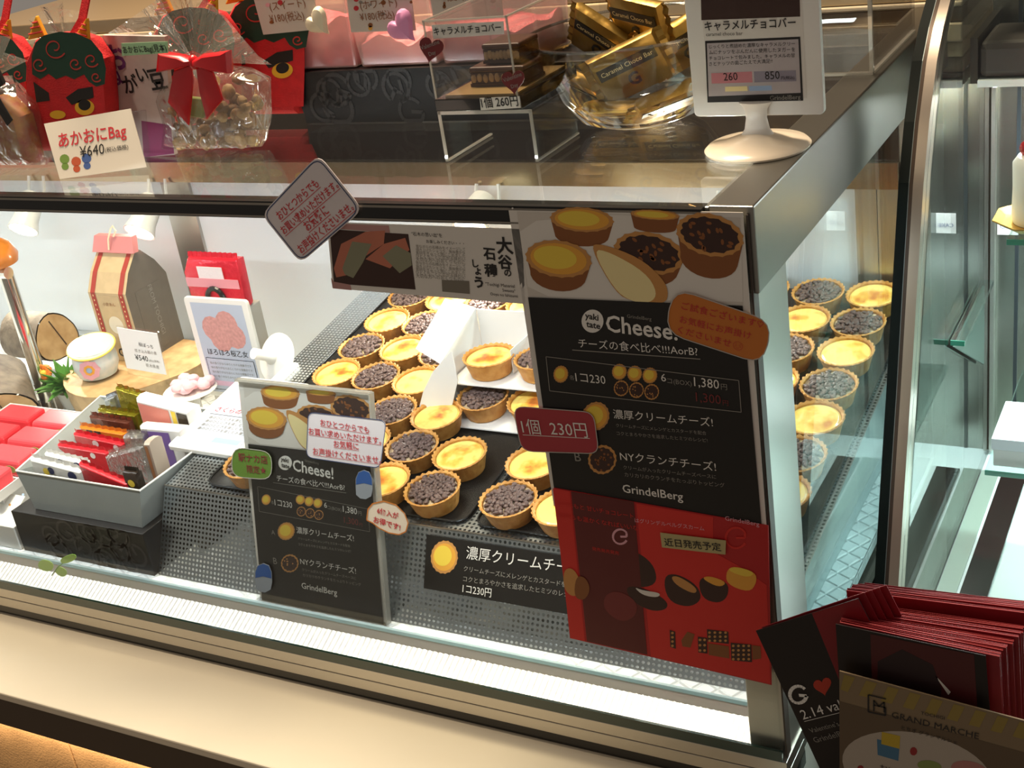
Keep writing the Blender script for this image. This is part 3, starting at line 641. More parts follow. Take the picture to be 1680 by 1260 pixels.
BORDB = pm('marker_blue', '#39486e', .6)
dia = Panel('diamond_sign', at(493, 430, Y=-.0075), at(593, 346, Y=-.0075), at(431, 352, Y=-.0075), STWH, .0008, 'white handwritten sign stuck askew on the top rail', 'sign', outline=rr_px(0, [(493, 432), (595, 344), (522, 253), (429, 352)], .16))
dia.line('border', BORDB, [((p[0]-dia.w/2)*.95+dia.w/2, (p[1]-dia.h/2)*.95+dia.h/2) for p in dia.pts+[dia.pts[0]]], .0011, local=True)
W_, H_ = dia.w, dia.h
for t_, x0, x1, y in (('おひとつからでも', .12, .78, .74), ('お買い求めいただけます。', .05, .96, .52), ('お気軽に', .32, .68, .31), ('お声掛けくださいませ。', .08, .95, .10)):
    dia.text('lettering', INKR, t_, (W_*x0, H_*y), (W_*x1, H_*y), local=True, bold=.012, hk=1.2).line('underline', INKR, [(W_*x0, H_*(y-.035)), (W_*x1, H_*(y-.035))], .0006, local=True)
dia.done()

# small copy of the menu, standing inside the case in a clear holder
hb, hr, ht = V3((-.672, .049, .0215)), V3((-.487, .049, .0215)), V3((-.672, .105, .2885))
hold = thing('menu_stand', 'small black tart menu in a clear leaning stand inside the case', 'sign stand', (-.58, .06, .021), 'tart menu posters')
sm = Panel('menu_card', hb, hr, ht, PAPERW, .0008, parent=hold)
SB = [big.loc(*p) for p in ((838, 337), (1224, 347))]
def q2(x, y):
    u, v = big.loc(x, y); fx = min(max(u/big.w, 0), 1); fy = v/big.h
    p = sm.o+sm.ux*(fx*sm.w)+sm.uy*(fy*sm.h); d = p-CAM; return (840+FPX*d.dot(RT)/d.dot(FW), 630-FPX*d.dot(UP)/d.dot(FW))
menu(sm, q2)
hp = V3((0, -.0022, .0))
Q = Matrix((sm.ux, sm.uy, sm.n)).transposed().to_4x4(); Q.translation = sm.o
obj('holder_front', MB().box(-.002, sm.w+.002, -.001, sm.h+.001, .0028, .0044).xf(Q), ACRYL, hold)
obj('holder_back', MB().box(-.002, sm.w+.002, -.001, sm.h+.003, -.004, -.0016).xf(Q), ACRYL, hold)
obj('holder_foot', MB().box(-.674, -.485, .044, .11, .0206, .0225), ACRYL, hold)
obj('holder_edge', MB().box(-.002, sm.w+.002, sm.h+.0012, sm.h+.004, -.004, .0044).box(sm.w+.0021, sm.w+.0042, 0, sm.h+.003, -.004, .0044).xf(Q), ACRYLE, hold)
s = sticker('white_note', sm, rr_px(0, [(624, 768), (634, 690), (506, 676), (503, 750)], .15), STWH, BORDB, 'white note with red handwriting and a blue outline', lift=.0062)
for t_, a, b in (('おひとつからでも', (526, 697), (606, 710)), ('お買い求めいただけます。', (507, 711), (626, 728)), ('お気軽に', (548, 732), (589, 737)), ('お声掛けくださいませ。', (514, 744), (626, 760))):
    s.text('lettering', INKR, t_, a, b, bold=.008).line('underline', INKR, [(a[0], a[1]+2), (b[0], b[1]+2)], .0005)
s.done()
s = sticker('green_note', sm, rr_px(0, [(446, 787), (446, 741), (382, 733), (380, 782)], .4), STG, BORD, 'green rounded note with red handwriting', lift=.0062)
s.text('lettering', INKDR, '駅ナカ店', (392, 755), (440, 760), bold=.01).text('lettering', INKDR, '限定★', (406, 774), (438, 777), bold=.01).done()
s = Panel('speech_note', sm.o, sm.o+sm.ux, sm.o+sm.uy, pm('speech_paper', '#e6d3bd', .6), .0004, parent=sm, lift=.0062, outline=[(602, 853), (604, 835), (612, 826), (630, 822), (650, 828), (664, 842), (670, 858), (666, 872), (655, 877), (638, 874), (622, 866), (612, 858)]); s.obj['label'] = 'orange rimmed speech bubble note with red lettering'
s.line('border', STO, s.pts+[s.pts[0]], .0014, local=True).text('lettering', INKR, '6個入が', (619, 841), (654, 851), bold=.02).text('lettering', INKR, 'お得です!', (613, 856), (657, 870), bold=.02).done()
BLUECAP = pm('sticker_blue', '#27508f', .5); BGREY = pm('sticker_grey', '#8a8f96', .5)
for c, lb in (((597, 795), 'small blue and grey sticker beside the headline'), ((432, 948), 'small blue and grey sticker at the lower left edge')):
    k = 1
    s = Panel('blue_grey_sticker', sm.o, sm.o+sm.ux, sm.o+sm.uy, BGREY, .0004, parent=sm, lift=.0062, outline=[(c[0]+a*15, c[1]+b*24) for a, b in ((-.9, .1), (-.9, -.4), (-.6, -.85), (0, -1), (.6, -.85), (.9, -.4), (.95, .3), (.8, .8), (.2, 1), (-.4, .95), (-.85, .7))][::-1]); s.obj['label'] = lb
    s.poly('blue_top', BLUECAP, [(c[0]+a*15, c[1]+b*24) for a, b in ((-.85, .0), (-.85, -.4), (-.58, -.82), (0, -.96), (.58, -.82), (.86, -.4), (.9, .05), (0, -.1))][::-1]).done()
sm.done()

# black label on the perforated front
PF = V3((0, -fu.z, fu.y))
def onpanel(x, y, lift=.004):
    d = ray(x, y); n = V3((0, -fu.z, fu.y)); o = fb+n*lift; return CAM+d*((o-CAM).dot(n)/d.dot(n))
lab = Panel('tart_label', onpanel(695, 965), onpanel(1010, 1022), onpanel(700, 877), PAPERK, .001, 'black cheese tart price label leaning on the perforated front', 'label', outline=[(1010, 1022), (1010, 925), (700, 877), (695, 965)][::-1])
tart_print(lab, (729, 914), 22, 27, 5, 'C')
lab.text('headline', INKW, '濃厚クリームチーズ!', (765, 915), (960, 944)).text('small_print', INKG, 'クリームチーズにメレンゲとカスタードを配合', (761, 936), (948, 966)).text('small_print', INKG, 'コクとまろやかさを追求したヒミツのレシピ!', (760, 953), (946, 981)).text('headline', INKW, '1コ230円', (759, 971), (806, 979), hk=1.15).done()
# ------------------------------------------------------------------ goods at the left inside the case
KRAFT = pm('kraft_paper', '#cdb48c', .7, var=.1, vscale=80); GREYB = pm('grey_paper', '#6d675e', .7, var=.1, vscale=60); REDRIB = pm('red_ribbon', '#a8392f', .6)
PINKP = pm('pink_paper', '#dc8c8c', .65); WOOD = pm('cut_wood', '#c9a878', .65, var=.35, vscale=40, col2='#a98354'); BARK = pm('bark', '#7c6f60', .85, var=.5, vscale=50, bump=.9, bscale=90)
zf = .0205
# wood slice
def blob(cx, cy, rx, ry, n, seed, amp=.06):
    rr = random.Random(seed); ph = [rr.uniform(0, 6.28) for _ in range(4)]
    return [(cx+rx*math.cos(2*math.pi*i/n)*(1+amp*sum(math.sin((k+2)*2*math.pi*i/n+ph[k])/(k+1) for k in range(3))), cy+ry*math.sin(2*math.pi*i/n)*(1+amp*sum(math.sin((k+2)*2*math.pi*i/n+ph[k])/(k+1) for k in range(3)))) for i in range(n)]
ws = thing('wood_slice', 'thick slice of tree trunk carrying the kraft bag and cup', 'wood slice', (-1.27, .49, zf))
o1 = blob(-1.262, .487, .118, .112, 36, 2)
obj('bark', MB().extrude([(x, y, zf) for x, y in blob(-1.262, .487, .108, .104, 36, 2)], (0, 0, .002)).add([(x, y, z) for z, k in ((zf, .93), (.05, .98), (.0795, 1)) for x, y in [((p[0]+1.262)*k-1.262, (p[1]-.487)*k+.487) for p in o1]], [(r*36+i, r*36+(i+1) % 36, (r+1)*36+(i+1) % 36, (r+1)*36+i) for r in range(2) for i in range(36)]), pm('pale_bark', '#c3a67c', .8, var=.4, vscale=45, bump=.6, bscale=120), ws, smooth=True)
obj('cut_face', MB().extrude([(x, y, .0795) for x, y in o1], (0, 0, .0015)), WOOD, ws)
# kraft bag
kb = thing('kraft_bag', 'tall kraft gift bag with red ribbons and a folded pink top', 'gift bag', (-1.28, .55, .081))
x0, x1, y0, y1, zb_ = -1.335, -1.25, .50, .60, .0812
def bagring(k, z, dy=0): return [(x0+(x1-x0)*0, y0+dy, z), (x1, y0+dy, z), (x1, y1-dy, z), (x0, y1-dy, z)]
bag = MB(); lv = [(0, .0812, 0), (0, .205, 0), (0, .235, .018), (0, .262, .044)]
v = []
for _, z, dy in lv: v += [(x0, y0+dy, z), (x1, y0+dy, z), (x1, y1-dy, z), (x0, y1-dy, z)]
obj('bag_front', MB().add([v[i] for i in (0, 1, 4, 5, 8, 9, 12, 13)], [(0, 1, 3, 2), (2, 3, 5, 4), (4, 5, 7, 6)]), KRAFT, kb)
obj('bag_side', MB().add([v[i] for i in (1, 2, 5, 6, 9, 10, 13, 14)], [(0, 1, 3, 2), (2, 3, 5, 4), (4, 5, 7, 6)]), GREYB, kb)['label'] = 'grey gusset side'
obj('bag_back', MB().add(v, [(0, 4, 7, 3), (4, 8, 11, 7), (8, 12, 15, 11), (3, 7, 6, 2), (7, 11, 10, 6), (11, 15, 14, 10), (0, 3, 2, 1)]), GREYB, kb)
for rx in (x0+.006, x1-.016):
    obj('ribbon', MB().add([(rx, y0-.0008, .083), (rx+.010, y0-.0008, .083), (rx, y0-.0008, .205), (rx+.010, y0-.0008, .205), (rx, y0+.0172, .235), (rx+.010, y0+.0172, .235), (rx, y0+.043, .262), (rx+.010, y0+.043, .262)], [(0, 1, 3, 2), (2, 3, 5, 4), (4, 5, 7, 6)]), REDRIB, kb)
    for i in range(1): obj('stitching', MB().add([p for k in range(14) for p in ((rx+.004, y0-.0012, .088+.0085*k), (rx+.006, y0-.0012, .088+.0085*k), (rx+.006, y0-.0012, .091+.0085*k), (rx+.004, y0-.0012, .091+.0085*k))], [(4*k, 4*k+1, 4*k+2, 4*k+3) for k in range(14)]), INKC, kb)['kind'] = 'stuff'
obj('folded_top', MB().extrude([(x0-.004, .537, .262), (x1+.004, .537, .262), (x1+.001, .546, .288), (x0+.001, .546, .288)], (0, .012, 0)), PINKP, kb)['label'] = 'folded pink top'
obj('string_loop', MB().tube([(-1.297, .535, .268), (-1.295, .538, .285), (-1.290, .545, .302), (-1.285, .546, .306), (-1.281, .546, .298), (-1.288, .544, .288)], .0016, 6), pm('cream_string', '#efe6c8', .7), kb)
obj('bag_print', MB().lathe([(.016, 0), (.014, 0), (.0001, 0)], 28, cap=False).xf(Matrix.Translation((-1.290, y0-.0011, .148)) @ Matrix.Rotation(R(90), 4, 'X')), pm('print_pale', '#e6dcc8', .6), kb)
bp_ = Panel('bag_lettering_panel', (x0+.02, y0-.0009, .083), (x1-.018, y0-.0009, .083), (x0+.02, y0-.0009, .2), KRAFT, .0003, parent=kb)
bp_.text('lettering', INKK, 'G', (.012, .008), (.026, .008), local=True, bold=.03).text('lettering', INKBR, '小倉あん', (.008, .1), (.036, .1), local=True).done()
sp_ = Panel('side_lettering_panel', (x1+.0005, y0+.02, .09), (x1+.0005, y1-.02, .09), (x1+.0005, y0+.02, .2), GREYB, .0003, parent=kb)
sp_.text('lettering', INKG, 'FROM TOCHIGI', (.03, .11), (.034, .02), local=True).done()
# cup
cu = thing('decorated_cup', 'white paper cup with pink flower print and a yellow rimmed lid', 'cup', (-1.30, .445, .081))
cc = (-1.298, .442, .0815)
obj('cup_body', MB().lathe([(.02, 0), (.030, .004), (.037, .02), (.037, .032), (.034, .05)], 32, cc), pm('cup_paper', '#dfe3e2', .45, var=.12, vscale=70, col2='#b9d2d8'), cu, smooth=True)
lidM = Matrix.Translation((-1.298, .442, .1335)) @ Matrix.Rotation(R(10), 4, 'X') @ Matrix.Rotation(R(8), 4, 'Y')
obj('lid', MB().lathe([(.0385, 0), (.0385, .002), (.033, .0028), (.0002, .0032)], 32).xf(lidM), pm('lid_cream', '#efe7c2', .4, var=.1, vscale=60), cu)
obj('lid_rim', MB().tube([lidM @ V3((.0388*math.cos(2*math.pi*i/32), .0388*math.sin(2*math.pi*i/32), .001)) for i in range(32)], .0016, 6, closed=True), pm('lid_yellow', '#e8d35e', .4), cu)
fp_ = MB()
for r0, r1, m_, nm in ((.017, .009, PINK, 'pink_petals'), (.009, .005, INKO, 'orange_petals'), (.0045, .0002, LBLUE, 'blue_centre')):
    b = MB()
    n = 24; vs = []
    for rr in (r0, r1):
        for i in range(n):
            t = 2*math.pi*i/n; w = 1+.08*math.cos(8*t); dx = rr*w*math.cos(t); dz = rr*w*math.sin(t)
            ang = R(-62)+dx/.037; vs.append((cc[0]+.0378*math.cos(ang), cc[1]+.0378*math.sin(ang), cc[2]+.026+dz))
    b.add(vs, [(i, (i+1) % n, n+(i+1) % n, n+i) for i in range(n)]); obj(nm, b, m_, cu)
# price card on the slice
pc = Panel('price_card', at(208, 604, Y=.415), at(273, 615, Y=.415), at(209, 540, Y=.415), WHITE, .001, 'white ¥540 price card in a clear stand on the wood slice', 'price card')
pc.text('lettering', INKK, '桜ぼっち', (228, 567), (252, 572)).text('small_print', INKG, '炊き込み飯の素', (222, 577), (258, 582)).text('price_lettering', INKK, '¥540', (223, 590), (244, 593)).text('small_print', INKG, '(税込価格)', (245, 593), (262, 595)).text('small_print', INKG, '栃木県産', (240, 601), (262, 605))
pc.done()
Qc = pc.M.copy(); oq = obj('holder', MB().box(-.002, pc.w+.002, -.012, pc.h+.002, -.004, -.0012), ACRYL, pc.obj, local=True)

# red foil sweets bundle on a small carton behind the white sign
REDF = pm('red_foil', '#d92338', .25, .3, bump=.6, bscale=120); WHF = pm('white_foil', '#efe3e4', .3, bump=.5, bscale=120)
cart = obj('sweets_carton', MB().box(-1.115, -1.0, .50, .535, zf, .195), pm('grey_carton', '#b9b4ac', .6), bevel=.002); tag(cart, 'pale carton standing behind the white pink-biscuit sign', 'carton')
rf = thing('red_foil_pack', 'red and white foil pack with a black mark above the white sign', 'sweet pack', (-1.06, .53, .196))
tl_, tr_, br_, bl_ = at(310, 428, Y=.5), at(396, 433, Y=.5), at(396, 492, Y=.5), at(303, 492, Y=.5)
x0_, x1_ = -1.108, -.998
obj('pack_body', MB().cushion([(x0_, .505, .197), (x1_, .505, .197), (x1_+.002, .505, .25), (x1_-.004, .512, .272), (x0_+.006, .512, .272), (x0_-.002, .505, .25)], (0, -.006, 0), .06, (0, .016, 0)), REDF, rf, smooth=True)
obj('white_band', MB().box(x0_+.030, x1_-.030, .4975, .4985, .232, .262), WHF, rf)
obj('pink_scallop', MB().box(x0_+.002, x1_-.002, .4970, .4976, .228, .243), pm('pink_foil', '#f0a3ad', .3, .2), rf)
pts = [(-1.053+.017*math.cos(R(t)), .4962, .205+.022*math.sin(R(t))) for t in range(0, 181, 15)]
obj('black_mark', MB().tube(pts, .0042, 8), BLACK, rf)
obj('crimped_top', MB().add([(x0_+.004+i*.005, .512+(.003 if i % 2 else 0), .272) for i in range(21)]+[(x0_+.004+i*.005, .514+(.003 if i % 2 else 0), .280) for i in range(21)], [(i, i+1, 22+i, 21+i) for i in range(20)]), REDF, rf)

# white framed sign with pink biscuits
def framed(name, bl, br, tl, label, cat, fw=.008, group=None):
    p = Panel(name, bl, br, tl, WHITEP, .006, label, cat, group, round=.006, bevel=.0012); p.fw = fw; return p
ps = framed('biscuit_sign', (-1.044, .42, .080), (-.922, .42, .080), (-1.044, .42, .2455), 'white framed sign picturing pink biscuits', 'sign', group='white framed signs in the case')
PALE = pm('print_pale_blue', '#b9c0d0', .6); PKB = pm('print_pink_biscuit', '#d99a94', .6, var=.25, vscale=200); PKL = pm('print_pink_band', '#dcb5cb', .6)
W_, H_ = ps.w, ps.h
def lr(p, name, m, x0, y0, x1, y1): p.poly(name, m, [(p.w*x0, p.h*y0), (p.w*x1, p.h*y0), (p.w*x1, p.h*y1), (p.w*x0, p.h*y1)], local=True)
lr(ps, 'print_ground', PALE, .09, .05, .91, .95)
for c in ((.36, .70), (.60, .76), (.68, .64), (.45, .60)):
    ps.new(.00005).poly('printed_biscuit', PKB, [(W_*(c[0]+.17*math.cos(t*.5236)), H_*c[1]+W_*.17*math.sin(t*.5236)) for t in range(12)], local=True)
ps.lv = .0004; ps.new(); lr(ps, 'print_text_box', PALE, .12, .08, .88, .40); lr(ps, 'print_pink_band', PKL, .16, .12, .5, .17)
ps.text('lettering', INKK, 'ほろほろ桜乙女', (W_*.18, H_*.44), (W_*.82, H_*.44), local=True).line('rules', INKK, [(W_*.12, H_*.40), (W_*.88, H_*.40), (W_*.88, H_*.08), (W_*.12, H_*.08), (W_*.12, H_*.40)], .0008, local=True)
for i in range(4): ps.text('small_print', INKG, '桜の香りがほろほろとろける焼菓子です', (W_*.17, H_*(.34-.045*i)), (W_*.83, H_*(.34-.045*i)), local=True)
ps.done()
ft_ = obj('sign_foot', MB().lathe([(.03, 0), (.03, .003), (.012, .008), (.006, .02), (.006, .07)], 24).xf(ps.M.inverted() @ Matrix.Translation((-.983, .424, zf))), WHITEP, ps.obj, local=True, smooth=True)
# second sign lying on its back, foot disc sticking up behind
c0, c1, c2 = V3((-.893, .172, .1412)), V3((-.768, .170, .1412)), V3((-.895, .338, .1655))
ls = Panel('lying_sign', c0, c1, c2, WHITEP, .007, 'white framed price sign lying flat beside the left tart tray', 'sign', 'white framed signs in the case', round=.006, bevel=.0012)
lr(ls, 'print_ground', PALE, .09, .06, .91, .94); ls.new(.00005); lr(ls, 'printed_photo', PKL, .2, .58, .9, .92); ls.new(); lr(ls, 'print_blue_band', LBLUE, .5, .12, .86, .18); ls.new(); lr(ls, 'print_pink_band', PKL, .14, .12, .46, .18)
W_, H_ = ls.w, ls.h
ls.text('lettering', INKR, 'さくらのおかし', (W_*.14, H_*.5), (W_*.8, H_*.5), local=True).line('rules', INKK, [(W_*.12, H_*.46), (W_*.88, H_*.46)], .0008, local=True)
for i in range(4): ls.text('small_print', INKG, '春のひとときを楽しむお菓子', (W_*.16, H_*(.40-.05*i)), (W_*.84, H_*(.40-.05*i)), local=True)
ls.done()
dM = Matrix.Translation((-.872, .402, .166)) @ Matrix.Rotation(R(58), 4, 'X') @ Matrix.Rotation(R(-12), 4, 'Y')
dk = obj('sign_foot', MB().lathe([(.036, 0), (.0365, .003), (.028, .006), (.012, .011), (.008, .02), (.008, .045)], 36).xf(ls.M.inverted() @ dM), WHITEP, ls.obj, local=True, smooth=True); dk['label'] = 'round white foot disc'
obj('sign_stem', MB().box(.05, .066, ls.h-.01, ls.h+.05, -.012, -.004), WHITEP, ls.obj, local=True)

# black patterned box with the open grey carton on it
BOXK = pm('black_box_card', '#131112', .5); RINGK = pm('grey_gloss_print', '#343131', .4)
def g_print(p, n, seed, r0=.010, r1=.015):
    rr = random.Random(seed)
    for i in range(n):
        c = (rr.uniform(.06, .94)*p.w, rr.uniform(.1, .9)*p.h); r = rr.uniform(r0, r1); a0 = rr.uniform(0, 360)
        pts = [(c[0]+r*math.cos(R(a0+t)), c[1]+r*math.sin(R(a0+t))) for t in range(40, 361, 20)]+[c]
        pts = [(min(max(x, .001), p.w-.001), min(max(y, .001), p.h-.001)) for x, y in pts]
        p.line('printed_letter', RINGK, pts, r*.28, local=True)
kx = thing('black_gift_box', 'long black box printed with grey G letters under the grey carton', 'box', (-.99, .12, zf), 'black boxes printed with G letters')
obj('box_body', MB().box(-1.086, -.847, .052, .19, zf, .0833), BOXK, kx, bevel=.001)
g_ = Panel('front_print', (-1.086, .0515, zf), (-.847, .0515, zf), (-1.086, .0515, .0831), BOXK, .0003, parent=kx); g_print(g_, 16, 3, .012, .018); g_.done()
GREYC = pm('silver_grey_card', '#8f9493', .45, .15, var=.06, vscale=30)
gc = thing('grey_carton_box', 'open tapered grey carton full of wrapped sweets', 'carton', (-.96, .17, .0838))
bot = [(-1.050, .064, .0838), (-.858, .064, .0838), (-.858, .27, .0838), (-1.050, .27, .0838)]
top = [V3((-1.074, .071, .136)), V3((-.850, .071, .136)), V3((-.850, .286, .136)), V3((-1.127, .287, .136))]
bot = [V3(p) for p in bot]
obj('carton_floor', MB().extrude(bot, (0, 0, .001)), GREYC, gc)
for i in range(4):
    j = (i+1) % 4; obj('carton_side', MB().face([bot[i], bot[j], top[j], top[i]]), GREYC, gc, solid=.0015)
obj('carton_rim', MB().tube(top, .0014, 6, closed=True), WHITE, gc)
# wrapped sweets inside, each standing in the carton
def pack(name, label, px, Y, mats, d=.006, zb=.089, crimp=True, cat='wrapped sweet', dots=None, group='wrapped sweets in the grey carton'):
    """px: top-left, top-right pixel of the visible top edge; body runs down into the carton"""
    Y -= .034
    a, b = at(*px[0], Y=Y), at(*px[1], Y=Y+ (px[2] if len(px) > 2 else 0)); a.x = min(max(a.x, -1.10), -.868); b.x = min(b.x, -.864); u = b-a; u.z = 0; nrm = V3((u.y, -u.x, 0)).normalized()
    t = thing(name, label, cat, ((a.x+b.x)/2, (a.y+b.y)/2, zb), group)
    A, B = V3((a.x, a.y, zb)), V3((b.x, b.y, zb)); k = .0045 if crimp else 0
    obj('wrapper', MB().cushion([A, B, b-V3((0, 0, k)), a-V3((0, 0, k))], nrm*d, .10), mats[0], t, smooth=True)
    if crimp:
        n = 14; vs = []
        for z in (-.0045, .001):
            for i in range(n+1): p = a.lerp(b, i/n); vs.append(p+V3((0, 0, z))+nrm*(.0012 if i % 2 else -.0012))
        obj('crimped_edge', MB().add(vs, [(i, i+1, n+2+i, n+1+i) for i in range(n)]), mats[0], t)
    if len(mats) > 1:
        for q, (f0, f1, m_) in enumerate(mats[1]):
            c0, c1 = a.lerp(b, f0)+nrm*(d+.0006), a.lerp(b, f1)+nrm*(d+.0006)
            obj('printed_band', MB().face([V3((c0.x, c0.y, zb+.004)), V3((c1.x, c1.y, zb+.004)), c1-V3((0, 0, .006)), c0-V3((0, 0, .006))]), m_, t)
    if dots:
        rr = random.Random(len(label)); H = min(a.z, b.z)-zb
        for i, (fx, fz, r, m_) in enumerate(dots):
            c = A.lerp(B, fx)+V3((0, 0, H*fz))+nrm*(d+.0008); uu = u.normalized()
            obj('printed_dot', MB().face([c+uu*r*math.cos(k*.5236)+V3((0, 0, r*.9*math.sin(k*.5236))) for k in range(12)]), m_, t)
NAVY = pm('print_navy', '#25305c', .5); WRW = pm('wrap_white', '#e4e1dc', .3, bump=.3, bscale=150); WRR = pm('wrap_red', '#c61f2b', .28, bump=.4, bscale=150); WRK = pm('wrap_dark', '#2b211a', .25, bump=.4, bscale=150)
SILV = glass('clear_wrap', (.9, .9, .9), f0=.25, rough=.12, wrinkle=.6, wscale=90, body='#8d8880', bodyfac=.35); OLIVE = pm('olive_foil', '#9a8f22', .22, .7, bump=.8, bscale=110); BRF = pm('brown_foil', '#6b3a2c', .25, .5, bump=.8, bscale=110); ORG = pm('wrap_orange', '#c9741f', .3, bump=.3, bscale=140); BRB = pm('wrap_brown', '#a3714a', .45)
SAL = pm('wrap_salmon', '#dd8878', .4); PUR = pm('wrap_purple', '#75569b', .4)
nd3 = [(.16, .62, .007, NAVY), (.40, .84, .006, NAVY), (.52, .5, .008, NAVY), (.80, .78, .008, NAVY), (.30, .80, .006, INKY), (.88, .42, .008, NAVY)]
pack('dotted_sweet', 'white sweet wrapper with navy dots, front left in the carton', ((50, 744), (137, 766)), .120, (WRW,), dots=nd3)
pack('red_sweet', 'shiny red sweet wrapper at the front middle of the carton', ((130, 752), (212, 786)), .122, (WRR,))
pack('dark_sweet', 'dark chocolate wrapper with a yellow mark, front right corner', ((203, 765), (253, 772)), .124, (WRK,), dots=[(.5, .7, .006, INKY)])
pack('dotted_sweet', 'white sweet wrapper with navy dots, behind the front dotted one', ((74, 736), (143, 752)), .150, (WRW,), dots=nd3[:4])
pack('clear_sweet', 'clear wrapped grey sweet in front of the brown pack', ((176, 740), (238, 722)), .158, (SILV,), d=.009)
pack('brown_pack', 'brown banded pack at the right end of the carton', ((244, 718), (282, 722)), .165, (pm('clear_taupe', '#b5a393', .35), [(.1, .6, BRB)]), d=.012, crimp=False)
pack('red_sweet', 'flat red sweet with white print, third row of the carton', ((95, 722), (180, 736)), .192, (WRR,), dots=[(.7, .75, .005, WRW)])
pack('red_sweet', 'red sweet with white dots, fourth row of the carton', ((121, 704), (205, 722)), .222, (WRR,), dots=[(.45, .8, .006, WRW), (.85, .75, .005, WRW)])
pack('clear_sweet', 'crumpled clear sweet beside the red dotted one', ((206, 706), (240, 706)), .226, (SILV,), d=.010)
pack('orange_sweet', 'orange and black sweet wrapper in the fifth row', ((116, 691), (207, 705)), .248, (ORG, [(.2, .32, WRK), (.36, .5, WRK)]))
pack('purple_pack', 'purple and white pack at the right side of the carton', ((234, 694), (304, 700)), .238, (WRW, [(.05, .7, PUR)]), d=.010, crimp=False)
pack('brown_foil_sweet', 'brown striped foil sweet at the back of the carton', ((143, 675), (214, 686)), .272, (BRF,))
pack('olive_foil_sweet', 'low olive green foil sweet near the back of the carton', ((160, 664), (226, 674)), .290, (OLIVE,))
pack('olive_foil_sweet', 'tall olive green foil sweet standing at the back', ((190, 629), (256, 648)), .306, (OLIVE,))
pack('silver_sweet', 'silver foil sweet in the back left corner of the carton', ((166, 648), (190, 642)), .308, (pm('silver_foil', '#b5bac0', .25, .8, bump=.6, bscale=130),))
pack('salmon_pack', 'white pack with a salmon label at the back right', ((230, 646), (320, 668)), .270, (WRW, [(.06, .62, SAL), (.66, .74, INKY), (.76, .95, WRK)]), d=.014, crimp=False)

# tray of red packs at the far left
st = thing('white_tray', 'white tray of red packs at the left edge of the case', 'tray', (-1.24, .2, .05))
TR = [V3((-1.36, .085, .066)), V3((-1.155, .085, .066)), V3((-1.155, .305, .078)), V3((-1.36, .305, .078))]
obj('tray_floor', MB().extrude(TR, (0, 0, .002)), WHITE, st)
for i in range(4):
    a, b = TR[i], TR[(i+1) % 4]; obj('tray_side', MB().extrude([a, b, b+V3((0, 0, .014)), a+V3((0, 0, .014))], (0, .0015, 0) if i % 2 == 0 else (.0015, 0, 0)), WHITE, st)
obj('tray_support', MB().box(-1.35, -1.165, .10, .29, zf, .064), pm('white_box_card', '#dcdcdc', .6), st)
BRED = pm('strawberry_red', '#cf2430', .35, sub=.05); LEAFP = pm('print_leaf', '#8fa552', .5)
for i, (lb) in enumerate(('nearest', 'second', 'third', 'farthest')):
    y0_ = .092+.051*i; z_ = .0685+.0028*i
    t = thing('strawberry_pack', f'red strawberry sweet pack, {lb} of four in the white tray', 'sweet pack', (-1.25, y0_+.02, z_), 'red packs in the white tray')
    for k in range(2):
        xa = -1.343+.088*k; obj('pouch', MB().extrude([(xa, y0_, z_), (xa+.086, y0_, z_), (xa+.082, y0_+.006, z_+.022), (xa+.004, y0_+.006, z_+.022)], (0, .040, .003)), BRED if k == 0 else pm('strawberry_pale', '#dd4650', .35), t, bevel=.004)
    obj('leaf_print', MB().extrude([(-1.185+.012*math.cos(a*.785), y0_-.0005, z_+.013+.006*math.sin(a*.785)) for a in range(8)], (0, -.0006, 0)), LEAFP, t)
# white paper boxes under the tray front
tg = Panel('spotted_card', (-1.33, .045, .0215), (-1.135, .045, .0215), (-1.33, .115, .062), WHITE, .002, 'white card with coloured dots below the red packs', 'card')
rr = random.Random(4)
for i in range(14): tg.new().ell('printed_dot', rr.choice([PINK, INKT, LBLUE, INKG]), (rr.uniform(4, 44), rr.uniform(772, 850)), 2.2, 2.2, 0, 8)
tg.done()
wbx = obj('small_white_box', MB().box(-1.14, -1.092, .05, .10, zf, .056), WHITE, bevel=.001); tag(wbx, 'small white box left of the black patterned box', 'box')

# chrome pole, logs, plant at the far left
cpole = thing('chrome_stand', 'chrome display stand pole with a short crossbar at left', 'stand', (-1.42, .42, zf))
obj('pole', MB().lathe([(.012, 0), (.012, .245)], 20, (-1.418, .42, zf)), CHROME, cpole, smooth=True)
obj('collar', MB().lathe([(.0135, .04), (.0135, .046)], 20, (-1.418, .42, zf)), CHROME, cpole)
obj('base_plate', MB().lathe([(.04, 0), (.04, .004)], 24, (-1.418, .42, zf)), CHROME, cpole)
obj('crossbar', MB().tube([(-1.55, .41, .272), (-1.398, .41, .272)], .010, 14), CHROME, cpole, smooth=True)
og = thing('orange_bread_model', 'rounded orange display piece resting on the chrome crossbar', 'display piece', (-1.44, .415, .283))
obj('dome', MB().lathe([(.042, 0), (.045, .012), (.036, .032), (.018, .044), (.001, .047)], 28, (-1.436, .414, .283)), pm('orange_glaze', '#d9822a', .3, var=.3, vscale=60, coat=.3), og, smooth=True)
obj('slats', MB().box(-1.47, -1.405, .408, .42, .2825, .2835), WOOD, og)
